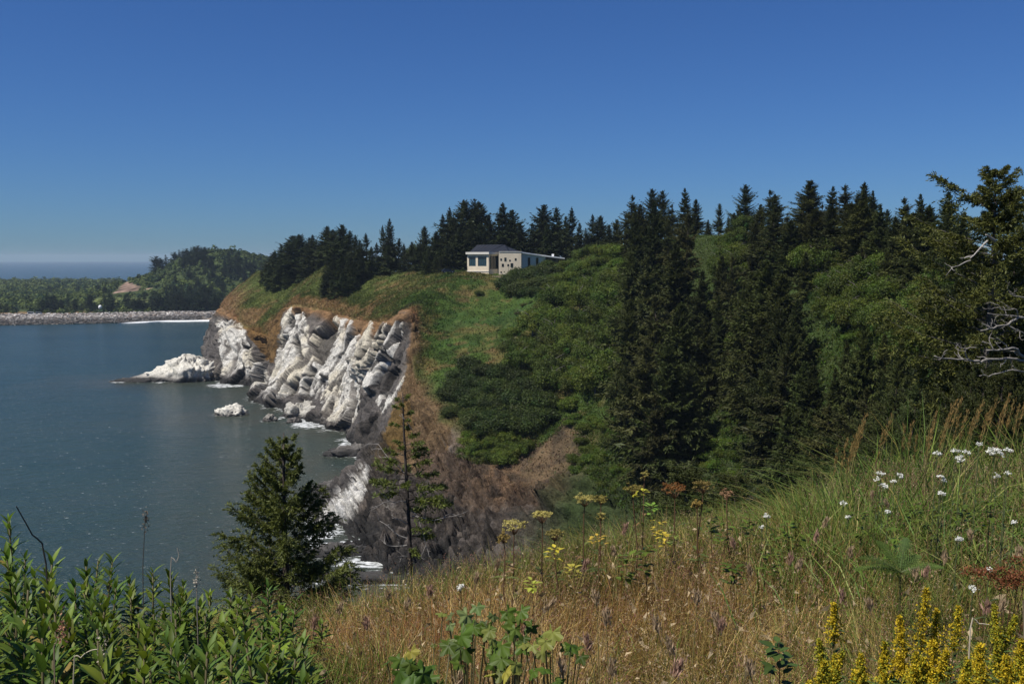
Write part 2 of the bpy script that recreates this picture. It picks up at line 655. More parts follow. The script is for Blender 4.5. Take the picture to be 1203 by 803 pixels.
# guano and pale weathered rock
WHITE = [
    [(262, 380), (278, 383), (290, 396), (302, 428), (314, 446), (303, 458), (282, 452), (256, 449), (262, 428), (257, 400)],
    [(252, 377), (290, 377), (292, 392), (258, 394)],
    [(341, 360), (357, 366), (363, 384), (361, 402), (368, 418), (377, 440), (372, 470), (345, 462), (322, 472), (300, 468), (314, 448), (323, 430), (325, 402), (331, 376)],
    [(370, 384), (394, 370), (414, 376), (422, 392), (428, 420), (418, 440), (424, 470), (414, 496), (380, 486), (372, 455), (372, 435), (366, 418), (364, 398)],
    [(418, 446), (414, 430), (430, 398), (441, 380), (444, 384), (436, 408), (428, 440)],
    [(452, 386), (460, 383), (452, 402), (436, 434), (422, 450), (418, 440), (436, 414)],
    [(468, 384), (481, 379), (474, 400), (460, 430), (447, 452), (434, 464), (428, 460), (440, 436), (452, 410)],
    [(466, 434), (469, 436), (452, 466), (444, 478), (442, 470)], [(476, 441), (478, 443), (462, 470), (448, 486), (447, 480)],
    [(402, 440), (424, 452), (420, 466), (404, 474), (404, 500), (380, 492)],
    [(436, 548), (430, 572), (408, 606), (372, 609), (394, 586), (420, 562)],
]
wm = np.zeros_like(UU)
for pl in WHITE:
    wm = np.maximum(wm, inpoly(wx, wy, pl) * 1.0)
wm2 = inpoly(wx, wy, [(418, 606), (440, 594), (462, 588), (462, 600), (438, 614), (424, 622)]) * 0.55
wm = np.maximum(wm, wm2)
wm *= (VV < 2.6)
z = G2[..., 2]
# guano sits on what faces up and out, misses the cracks and the splash zone, thins out towards the water
crack = (0.15 + 0.85 * sstep(0.015, 0.09, cr1)) * (0.45 + 0.55 * sstep(0.02, 0.14, cr2)) * (0.7 + 0.3 * sstep(0.02, 0.1, cr3))
mott = fa1 * 0.5 + fa2 * 0.6 + fa3 * 0.35 + 0.8 * n2 + 0.5 * n3 + 0.5 * rib
hi = sstep(3.0, 20.0, z + 5 * n1)
slab = inpoly(wx, wy, [(468, 384), (481, 379), (474, 400), (460, 430), (447, 452), (434, 464), (428, 460), (440, 436), (452, 410)]) | inpoly(wx, wy, [(262, 390), (286, 400), (312, 444), (300, 452), (276, 430)])
hi = np.clip(hi + 0.5 * slab, 0, 1.3)
wm = wm * crack * sstep(-0.42, -0.02, mott - 0.22 + 1.05 * hi) * sstep(2.0, 7.0, z + 3.5 * n1 + 3 * n2)
lay(wm, (0.72, 0.69, 0.62), 0.10, n3)
lay(wm * sstep(0.0, 0.35, n1) * 0.8, (0.66, 0.59, 0.44), 0.12, n3)
lay(wm * sstep(0.15, 0.5, n3) * 0.4 * (1.1 - 0.5 * np.clip(hi, 0, 1.2)), (0.34, 0.32, 0.29), 0.1, n3)
lay(np.where(front, np.clip(1.05 * cave + 0.9 * dk1 + dk2 + dk3 + dk4 + dk5 + dk6 + dk7, 0, 1), 0) * 0.95, (0.085, 0.077, 0.068), 0.4)  # cave and clefts: bare rock, with recess shade painted into its darker tone
# orange brown soil and dry growth under the lip
soil = np.maximum(sstep(1.72, 1.95, VL) * (1 - sstep(2.10, 2.5, VL)), 0) * (1 - wm)
lay(np.where(UU < 9.3, soil, soil * 0.3) * 0.9, (0.24, 0.135, 0.06), 0.4)
lay((inpoly(wx, wy, [(284, 384), (312, 358), (338, 352), (330, 376), (324, 400), (322, 425), (306, 425), (297, 400)]) & (VV < 3.3)) * 0.9, (0.15, 0.085, 0.028), 0.5)
lay((inpoly(wx, wy, [(414, 372), (440, 368), (478, 368), (480, 380), (466, 384), (452, 384), (440, 380), (430, 396), (420, 404), (416, 392)]) & (VV < 3.2)) * (1 - 0.7 * wm) * 0.85, (0.25, 0.15, 0.075), 0.4)
# arete beside the pale slabs
lay((inpoly(wx, wy, [(486, 376), (520, 400), (535, 470), (530, 520), (500, 560), (436, 556), (442, 528), (462, 482), (474, 450), (480, 425)]) & (VV < 3.2)) * 0.92, (0.165, 0.108, 0.055), 0.5)
lay((inpoly(wx, wy, [(442, 528), (462, 484), (480, 470), (486, 500), (466, 530), (440, 548)])) * 0.7, (0.18, 0.115, 0.035), 0.4)
# grass and herbs
green = sstep(2.05, 2.4, VL + 0.15 * n1)
lay(green, (0.060, 0.098, 0.020), 0.45)
lay(green * sstep(-0.15, 0.35, n1 + 0.4 * n2) * 0.85, (0.125, 0.102, 0.036), 0.4)
lay(green * sstep(0.1, 0.4, fbm(G, 9, 4, 120)) * 0.7, (0.045, 0.092, 0.022), 0.4)
lay(green * (UU < 7.0) * 0.55, (0.100, 0.105, 0.028), 0.35)
lay(green * sstep(0.25, 0.48, fbm(G, 5, 3, 125)) * 0.5, (0.19, 0.115, 0.055), 0.3)
lay(green * (UU < 6.0) * sstep(-0.25, 0.25, n1 * 0.8 + n2 * 0.5 + 0.9 * (2.75 - VL)) * 0.85, (0.24, 0.150, 0.070), 0.35)
lay((1 - sstep(1.6, 2.3, UU)) * sstep(1.9, 2.1, VL) * (1 - sstep(2.9, 3.6, VL + 0.5 * n2)) * 0.8, (0.25, 0.150, 0.075), 0.35)
# lower slope: brown soil, an orange scar, grey rock at the foot
lay((inpoly(wx, wy, [(488, 520), (560, 540), (640, 520), (665, 490), (690, 510), (700, 580), (740, 600), (700, 640), (560, 640), (480, 600)])) * 0.9, (0.105, 0.073, 0.050), 0.6)
lay((inpoly(wx, wy, [(545, 545), (610, 540), (620, 575), (580, 590), (548, 572)])) * 0.6 * sstep(-0.3, 0.2, n2), (0.19, 0.115, 0.062), 0.4)
lay((inpoly(wx, wy, [(640, 520), (665, 500), (700, 520), (660, 560), (620, 590), (610, 560)])) * 0.5 * sstep(-0.3, 0.2, n2), (0.17, 0.115, 0.058), 0.4)
lay((inpoly(wx, wy, [(430, 560), (480, 560), (560, 602), (700, 596), (760, 604), (800, 720), (400, 720), (430, 640), (420, 610)]) & (wm < 0.3)) * 0.9, (0.080, 0.066, 0.055), 0.7)
lay((inpoly(wx, wy, [(420, 545), (480, 550), (560, 595), (700, 590), (780, 604), (800, 720), (400, 720), (420, 610)])) * sstep(0.02, 0.3, fa2 * 0.8 + fa3 * 0.6 + 0.3 * n2) * 0.7, (0.035, 0.030, 0.027), 0.4)
lay((inpoly(wx, wy, [(420, 545), (480, 550), (560, 595), (700, 590), (780, 604), (800, 720), (400, 720), (420, 610)])) * sstep(0.15, 0.4, fa3 - fa2 * 0.6 + 0.5 * n2) * 0.6, (0.16, 0.135, 0.115), 0.4)
# right of the cove: dark forest floor and green banks
fl = sstep(12.2, 13.2, UU) * sstep(0.9, 1.5, VV)
lay(fl * 0.9, (0.040, 0.062, 0.018), 0.4)
lay(inpoly(wx, wy, [(416, 500), (440, 488), (448, 512), (470, 545), (455, 600), (425, 580), (432, 545), (418, 530)]) * 0.75 * (1 - 0.8 * wm), (0.048, 0.042, 0.036), 0.5)
# wet rock at the waterline
slab2 = inpoly(wx, wy, [(434, 545), (432, 565), (420, 592), (408, 608), (371, 612), (380, 598), (398, 580), (420, 560)]) & (UU > 8) & (UU < 11.5)
lay((1 - sstep(1.2, 4.2, z + 2.2 * n1 + 1.6 * n2)) * (UU < 13), (0.035, 0.033, 0.031), 0.4)
lay(slab2 * sstep(0.6, 1.6, z + 0.8 * n2) * (0.72 + 0.28 * sstep(-0.25, 0.1, n3 + 0.6 * fa2)), (0.70, 0.68, 0.63), 0.1, n3)

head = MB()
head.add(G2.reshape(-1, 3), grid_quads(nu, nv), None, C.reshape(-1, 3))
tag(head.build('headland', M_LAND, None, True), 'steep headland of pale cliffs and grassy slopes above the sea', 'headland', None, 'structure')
HEADV, HEADC, HEADN, HEADU, HEADVV = G2.reshape(-1, 3), C.reshape(-1, 3), N.reshape(-1, 3), UU.ravel(), VV.ravel()

# ------------------------------------------------------------------ the near hill (meadow the photo is taken from)


def softplus(x, k):
    return np.where(x / k > 30, x, k * np.log1p(np.exp(np.clip(x / k, -50, 30))))


def near_z(x, y):
    x, y = np.asarray(x, float), np.asarray(y, float)
    base = 53.2 - 0.07 * np.clip(y, -5, 9) + np.where(x > 0, 0.07 * np.clip(x, 0, 9), 0.22 * np.clip(x, -1.15, 0))
    ang = sstep(-0.5, 0.6, x / np.maximum(np.abs(y), 1.0))
    edge = 6.2 + 1.6 * ang
    slope = 0.62 - 0.30 * ang
    down = slope * softplus(y - edge, 0.5)
    side = 0.6 * softplus(-x - 6.0, 0.8) + 0.03 * softplus(x - 9, 1.0)
    zz = base - down - side
    zz = zz + 0.06 * fbm(np.stack([x, y, x * 0], -1), 0.9, 3, 201) + 0.5 * sstep(10, 40, y) * fbm(np.stack([x, y, x * 0], -1), 8, 3, 202)
    return np.maximum(zz, -6 + 0 * x)


xs = np.concatenate([np.linspace(-90, -12, 50)[:-1], np.linspace(-12, 12, 180), np.linspace(12, 110, 80)[1:]])
ys = np.concatenate([np.linspace(-40, -3, 20)[:-1], np.linspace(-3, 14, 150), np.linspace(14, 135, 110)[1:]])
X, Y = np.meshgrid(xs, ys, indexing='ij')
Z = near_z(X, Y)
P = np.stack([X, Y, Z], -1)
nn = fbm(P, 0.5, 3, 210)[..., None]
cg = np.array([0.075, 0.052, 0.028]) * (1 + 0.5 * nn)
far_ = sstep(9, 16, Y)[..., None]
cg = cg * (1 - far_) + np.array([0.050, 0.058, 0.022]) * (1 + 0.7 * fbm(P, 4, 3, 211)[..., None]) * far_
nh = MB()
nh.add(P.reshape(-1, 3), grid_quads(len(xs), len(ys)), None, cg.reshape(-1, 3))
tag(nh.build('meadow_ground', M_SOIL, None, True), 'brown soil of the meadow on the near hilltop', 'ground', None, 'structure')

# ------------------------------------------------------------------ the far spit and the wooded hill beyond the bay


def shore_y(x):
    # near edge of the spit, from the photo's waterline
    return np.interp(x, [-1500, -420, -340, -300, -262, -235, -200, 400], [800, 812, 838, 872, 880, 850, 822, 800])


def hill_z(x, y):
    def mound(cx, cy, rx, ry, h, p=1.6):
        d = ((x - cx) / rx) ** 2 + ((y - cy) / ry) ** 2
        return h * np.exp(-np.power(d, p / 2 + 0.2))
    h = np.maximum(mound(-352, 1240, 105, 130, 57), mound(-250, 1260, 130, 140, 50))
    h = np.maximum(h, mound(-440, 1225, 62, 70, 23, 2.6))
    return h


def spit_z(x, y):
    s = y - shore_y(x)
    sb = 2300 - y + 40 * fbm(np.stack([x, y * 0, y * 0], -1), 150, 2, 301)
    base = np.clip(-0.3 + 0.05 * s, -3, 3.6) + 3.0 * sstep(90, 260, s)
    base = np.minimum(base, np.clip(-3 + 0.05 * sb, -3, 99))
    P = np.stack([x, y, x * 0], -1)
    h = hill_z(x, y)
    return base + h + (0.4 + 0.06 * h) * fbm(P, 40, 4, 302) * sstep(0, 120, s)


xs = np.concatenate([np.linspace(-2600, -900, 70)[:-1], np.linspace(-900, -60, 210), np.linspace(-60, 600, 30)[1:]])
ys = np.concatenate([np.linspace(780, 960, 50)[:-1], np.linspace(960, 1500, 110), np.linspace(1500, 2400, 40)[1:]])
X, Y = np.meshgrid(xs, ys, indexing='ij')
Z = spit_z(X, Y)
P = np.stack([X, Y, Z], -1)
s = Y - shore_y(X)
nA = fbm(P, 30, 4, 310)
nB = fbm(P, 9, 3, 311)
hh = hill_z(X, Y)
cg = np.ones(P.shape) * np.array([0.050, 0.068, 0.024]) * (1 + 0.5 * nA[..., None])
m = ((1 - sstep(75, 95, s + 12 * nB)))[..., None]
cg = cg * (1 - m) + np.array([0.30, 0.25, 0.20]) * (1 + 0.3 * nB[..., None]) * m                                  # sand and stones
m = (sstep(70, 90, s) * (1 - sstep(115, 150, s)) * (X < -395))[..., None]
cg = cg * (1 - 0.7 * m) + np.array([0.26, 0.15, 0.08]) * 0.7 * m
pxx, pyy = proj(P)
jx, jy = pxx + 2 * nA + 1.5 * nB, pyy + 1.2 * nA + nB
sc_ = (inpoly(jx, jy, [(131, 348), (136, 341), (148, 331), (154, 329), (158, 334), (164, 337), (166, 344), (158, 349), (140, 349)])
       | inpoly(jx, jy, [(163, 348), (168, 340), (176, 339), (200, 345), (197, 349), (180, 351), (165, 350)])
       | inpoly(jx, jy, [(210, 340), (218, 339), (218, 346), (211, 347)]) | inpoly(jx, jy, [(246, 340), (257, 339), (256, 345), (248, 345)]))
scar = (sc_ & (Y > 1100))
cg = np.where(scar[..., None], np.array([0.21, 0.145, 0.11]) * np.clip(1 + 1.3 * nB[..., None] + 0.8 * fbm(P, 4, 2, 330)[..., None], 0.25, 2), cg)
mead = inpoly(jx, jy, [(105, 352), (130, 349), (165, 351), (190, 352), (186, 357), (150, 356), (110, 358)]) & (Y > 1000)
cg = np.where(mead[..., None], np.array([0.13, 0.15, 0.05]) * (1 + 0.3 * nB[..., None]), cg)
fm = MB()
fm.add(P.reshape(-1, 3), grid_quads(len(xs), len(ys)), None, cg.reshape(-1, 3))
tag(fm.build('far_shore_ground', M_FAR, None, True), 'low wooded spit and rounded hill across the bay', 'land', None, 'structure')
FAR_BARE = (proj, jx)
# ------------------------------------------------------------------ rocks standing in the water
def rock_mesh(name, size, seed, white=0.6, dark=1.2, n=40, squash=0.0):
    th = np.linspace(0, 2 * PI, n * 2 + 1)[:-1]
    ph = np.linspace(-0.5 * PI, 0.5 * PI, n)
    T, Ph = np.meshgrid(th, ph, indexing='ij')
    D = np.stack([np.cos(Ph) * np.cos(T), np.cos(Ph) * np.sin(T), np.sin(Ph)], -1)
    S = np.asarray(size, float)
    P = D * S
    off = np.array([seed * 13.7, seed * 5.1, seed * 3.3])
    sc = float(np.max(S))
    k = 1 + 0.32 * fbm(D * S + off, sc * 0.7, 3, seed, True) + 0.25 * (worley(P + off, sc * 0.45, seed)[2] - 0.5) + 0.22 * facets(P + off, sc * 0.3, seed + 3)[0] + 0.10 * facets(P + off, sc * 0.12, seed + 4)[0] + 0.05 * fbm(P + off, sc * 0.08, 3, seed + 5)
    P = P * k[..., None]
    if squash:
        P[..., 2] *= 1 + squash * (P[..., 0] / S[0])
    z = P[..., 2]
    nz = fbm(P + off, sc * 0.3, 4, seed + 9)
    n3 = fbm(P + off, sc * 0.08, 3, seed + 12)
    c = np.ones(P.shape) * np.array([0.12, 0.11, 0.10]) * (1 + 0.5 * nz[..., None])
    dz = np.gradient(z, axis=1)
    up = sstep(-0.2, 0.5, D[..., 2] + 0.6 * nz) * sstep(dark, dark * 1.9 + 0.3, z + 0.6 * nz + 0.4 * n3)
    wm = (up * white)[..., None]
    c = c * (1 - wm) + np.array([0.66, 0.63, 0.55]) * (1 + 0.2 * n3[..., None]) * wm
    wet = (1 - sstep(dark * 0.5, dark * 1.2, z + 0.4 * nz))[..., None]
    c = c * (1 - wet) + np.array([0.035, 0.033, 0.031]) * wet
    mb = MB()
    i = np.arange(2 * n)[:, None] * n + np.arange(n - 1)[None]
    j = ((np.arange(2 * n) + 1) % (2 * n))[:, None] * n + np.arange(n - 1)[None]
    q = np.stack([i, j, j + 1, i + 1], -1).reshape(-1, 4)
    mb.add(P.reshape(-1, 3), q, None, c.reshape(-1, 3))
    return mb.mesh(name, M_ROCK, True)


ROCK_XY = []


def put_rock(px, py, size, seed, label, rz=0.0, cat='rock', **kw):
    r = ray(px, py)
    t = -EYE / r.z
    x, y = r.x * t, r.y * t
    o = link('sea_rock', rock_mesh('sea_rock', size, seed, **kw))
    o.location = (x, y, -0.25 * size[2] * 0.5)
    o.rotation_euler = (0, 0, rz)
    tag(o, label, cat, 'rocks standing in the bay')
    for a in np.linspace(0, 2 * PI, 40):
        ca, sa = math.cos(rz), math.sin(rz)
        ex, ey = size[0] * math.cos(a) * 0.95, size[1] * math.sin(a) * 0.95
        ROCK_XY.append((x + ca * ex - sa * ey, y + sa * ex + ca * ey, 0))
    return o


put_rock(214, 446, (17.5, 8, 8.8), 3, 'long whitened rock spit reaching out from the cliff tip into the bay', -0.05, dark=2.2, white=0.95, n=70, squash=0.42)
put_rock(166, 448, (11, 3.2, 1.6), 4, 'low black ledge at the seaward end of the white rock spit', 0.0, dark=2.5, white=0.2)
put_rock(243, 440, (9, 8, 6.0), 13, 'dark grey knob joining the white rock spit to the cliff', 0.3, dark=3.0, white=0.35, n=50)
put_rock(272, 487, (4.8, 3.6, 3.2), 5, 'lone white capped boulder standing clear of the cliff in open water', 0.1, dark=0.7, white=1.0)
put_rock(317, 494, (2.1, 1.9, 2.1), 6, 'small grey boulder in surf off the cliff foot', 0.5, dark=0.8, white=0.3)
put_rock(345, 496, (2.2, 1.8, 1.6), 7, 'small brown boulder in white surf in front of the slab', 0.2, dark=0.6, white=0.0)
put_rock(357, 489, (8, 6, 4.6), 8, 'sloping pale slab of fallen rock at the cliff foot', -0.5, dark=1.6, white=0.6, n=56)
put_rock(420, 533, (7.5, 3.5, 2.6), 10, 'low dark ledge in the surf below the dark cliff corner', 0.25, dark=2.5, white=0.1)
put_rock(398, 575, (6.5, 3.6, 2.2), 11, 'wet black reef beside the white slab at the cove mouth', 0.6, dark=2.2, white=0.1)
put_rock(398, 650, (5.5, 2.6, 1.7), 12, 'dark rock awash below the grey cove rocks', 0.2, dark=2.0, white=0.0)
put_rock(425, 681, (7.5, 1.6, 1.3), 15, 'flat dark rock shelf between two lines of foam', -0.12, dark=2.0, white=0.0)

# ------------------------------------------------------------------ the sea


def axis(lo, a, b, hi, step, g=1.35):
    mid = np.arange(a, b, step)
    L, x, d = [], a, step
    while x > lo:
        d *= g
        x -= d
        L.append(x)
    R, x, d = [], mid[-1], step
    while x < hi:
        d *= g
        x += d
        R.append(x)
    return np.concatenate([L[::-1], mid, R])


xs = axis(-15000, -215, 25, 15000, 1.15)
ys = axis(-3000, 145, 470, 13200, 1.15)
X, Y = np.meshgrid(xs, ys, indexing='ij')
wl = HEADV[(np.abs(HEADV[:, 2]) < 0.9) & (HEADU < 13.5) & (HEADVV < 1.5)]
wl = np.concatenate([wl, np.array(ROCK_XY)])
wl = wl[::2]
kd = KDTree(len(wl))
for k, p in enumerate(wl): kd.insert((p[0], p[1], 0), k)
kd.balance()
fine = (X > -216) & (X < 27) & (Y > 143) & (Y < 472)
dist = np.full(X.shape, 400.0)
ii = np.argwhere(fine)
dist[fine] = [kd.find((X[a, b], Y[a, b], 0))[2] for a, b in ii]
P = np.stack([X, Y, 0 * X], -1)
spx, spy = proj(P)
f1 = fbm(P * np.array([1, 0.55, 1]), 9, 4, 401)
f2 = fbm(P * np.array([1, 0.5, 1]), 3, 3, 402)
f3 = fbm(P, 1.6, 2, 403)
foam = np.zeros(X.shape)
foam = sstep(0.45, 1.0, np.exp(-dist / 3.8) + 0.40 * f2 + 0.35 * f1) * 0.7
for (cx, cy, rx, ry, a) in [(362, 495, 30, 8, 1.6), (330, 492, 14, 4, 0.8), (408, 517, 30, 5, 0.9), (428, 534, 18, 5, 1.4), (412, 522, 20, 4, 1.3), (300, 462, 16, 3, 1.0), (272, 453, 30, 3, 1.0), (140, 448, 12, 2, 1.3), (180, 449, 22, 1.6, 0.7), (322, 455, 20, 3, .6),
                            (282, 484, 8, 3, .6), (262, 489, 7, 2, .5), (380, 627, 30, 9, 1.3), (388, 597, 22, 9, 1.35), (372, 612, 16, 7, 1.2), (405, 640, 20, 6, 1.1), (424, 662, 48, 7, 1.4), (440, 672, 22, 5, 1.2), (378, 640, 20, 6, 1.0), (250, 410, 5, 3, .8), (400, 548, 30, 6, .45), (352, 520, 30, 4, .25), (300, 470, 22, 4, 0.5)]:
    g = np.exp(-(((spx - cx) / rx) ** 2 + ((spy - cy) / ry) ** 2))
    foam = np.maximum(foam, sstep(0.42, 0.75, a * g * 0.9 + 0.38 * f2 + 0.25 * f1 + 0.15 * f3) * fine)
foam = np.clip(foam, 0, 1) * 0.85 * fine
mud = np.exp(-dist / 26.0) * (0.8 + 0.5 * f1)
mud = np.maximum(mud, 0.75 * np.exp(-(((spx - 400) / 190) ** 2 + ((spy - 560) / 110) ** 2)) * (0.85 + 0.5 * f1))
mud = np.maximum(mud, 0.25 * sstep(560, 720, spy) * (Y < 400) * (Y > 5))
mud = np.where(Y > 780, 0, mud)
zz = foam * 0.10 * fine
sea = MB()
sea.add(np.stack([X, Y, zz], -1).reshape(-1, 3), grid_quads(len(xs), len(ys)), None, np.stack([foam, np.clip(mud, 0, 1), 0 * X], -1).reshape(-1, 3))


def water_mat():
    m, nt, out = newmat('sea_water')
    at = nd(nt, 'Attribute', attribute_name='Col')
    sx = nd(nt, 'SeparateColor')
    nt.links.new(at.outputs['Color'], sx.inputs[0])
    geo = nd(nt, 'NewGeometry')
    mp = nd(nt, 'Mapping')
    mp.inputs['Scale'].default_value = (0.55, 1.0, 1.0)
    mp.inputs['Rotation'].default_value = (0, 0, 0.25)
    nt.links.new(geo.outputs['Position'], mp.inputs['Vector'])

    def noise(sc, det, src=None, ro=0.6):
        n = nd(nt, 'TexNoise')
        n.inputs['Scale'].default_value = sc
        n.inputs['Detail'].default_value = det
        n.inputs['Roughness'].default_value = ro
        nt.links.new(mp.outputs[0], n.inputs['Vector'])
        return n.outputs[0]
    big = noise(0.012, 4)
    patch = noise(0.05, 4)
    deep = mixc(nt, ramp(nt, big, [(0.35, 0.0), (0.65, 1.0)]), (0.014, 0.036, 0.034), (0.024, 0.048, 0.042))
    base = mixc(nt, sx.outputs[1], deep, (0.055, 0.058, 0.042))
    base = mixc(nt, ramp(nt, patch, [(0.45, 0.0), (0.7, 0.25)]), base, (0.045, 0.060, 0.055))
    # foam broken up finer than the mesh
    fb = noise(0.9, 7, ro=0.7)
    a1 = nd(nt, 'Math', operation='MULTIPLY_ADD')
    nt.links.new(fb, a1.inputs[0])
    a1.inputs[1].default_value = 4.2
    a1.inputs[2].default_value = -2.25
    a2 = nd(nt, 'Math', operation='ADD')
    nt.links.new(a1.outputs[0], a2.inputs[0])
    nt.links.new(sx.outputs[0], a2.inputs[1])
    fm_ = ramp(nt, a2.outputs[0], [(0.36, 0.0), (1.05, 0.9)])
    wv = [(0.09, 3, 0.55, 0.9), (0.42, 4, 0.6, 0.50), (1.3, 4, 0.55, 0.34)]
    h = None
    for sc, dt, st, ds in wv:
        n = noise(sc, dt)
        mu = nd(nt, 'Math', operation='MULTIPLY')
        mu.inputs[1].default_value = ds
        nt.links.new(n, mu.inputs[0])
        if h is None:
            h = mu.outputs[0]
        else:
            ad = nd(nt, 'Math', operation='ADD')
            nt.links.new(h, ad.inputs[0])
            nt.links.new(mu.outputs[0], ad.inputs[1])
            h = ad.outputs[0]
    bp = nd(nt, 'Bump')
    bp.inputs['Strength'].default_value = 1.0
    bp.inputs['Distance'].default_value = 1.6
    nt.links.new(h, bp.inputs['Height'])
    b = nd(nt, 'BsdfPrincipled')
    b.inputs['IOR'].default_value = 1.33
    b.inputs['Roughness'].default_value = 0.2
    b.inputs['Specular IOR Level'].default_value = 0.26
    nt.links.new(base, b.inputs['Base Color'])
    nt.links.new(bp.outputs[0], b.inputs['Normal'])
    d = nd(nt, 'BsdfDiffuse')
    d.inputs['Color'].default_value = (0.72, 0.74, 0.74, 1)
    mx = nd(nt, 'MixShader')
    nt.links.new(fm_, mx.inputs[0])
    nt.links.new(b.outputs[0], mx.inputs[1])
    nt.links.new(d.outputs[0], mx.inputs[2])
    nt.links.new(mx.outputs[0], out.inputs[0])
    return m


tag(sea.build('sea', water_mat(), None, True), 'blue grey sea with foam along the cliff foot', 'sea', None, 'structure')

# far beach surf: a broken white line of small breakers
sf = MB()
fx = np.linspace(-330, -185, 240)
for row, (off, wd, amp) in enumerate([(-5, 5, 1.0), (-16, 7, 0.9)]):
    x = fx
    wdt = wd * np.clip(0.5 + 0.9 * fbm(np.stack([x, x * 0 + row * 9, x * 0], -1), 22, 3, 501 + row) + 0.5 * sstep(-270, -220, x), 0.02, 2) * sstep(-330, -300, x)
    y0 = shore_y(x) + off + 3 * fbm(np.stack([x, x * 0, x * 0 + row], -1), 15, 2, 505) + 6
    v = np.stack([np.c_[x, y0 - wdt, x * 0 + 0.05], np.c_[x, y0 - wdt * 0.5, x * 0 + 0.35], np.c_[x, y0, x * 0 + 0.55], np.c_[x, y0 + wdt, x * 0 + 0.05]], 1).reshape(-1, 3)
    sf.add(v, grid_quads(len(x), 4), None, (0.74, 0.76, 0.76))
tag(sf.build('surf_foam', rough_mat('foam', (0.74, 0.76, 0.76), 0.9, 0.6, 0.2), None, True), 'white breakers rolling onto the far beach', 'surf', None, 'stuff')
# ------------------------------------------------------------------ growing things
def rot_about(v, k, a):
    """Rotate v about unit axis k by angle a (arrays)."""
    a = np.asarray(a)[..., None]
    return v * np.cos(a) + np.cross(k, v) * np.sin(a) + k * (np.sum(k * v, -1, keepdims=True)) * (1 - np.cos(a))


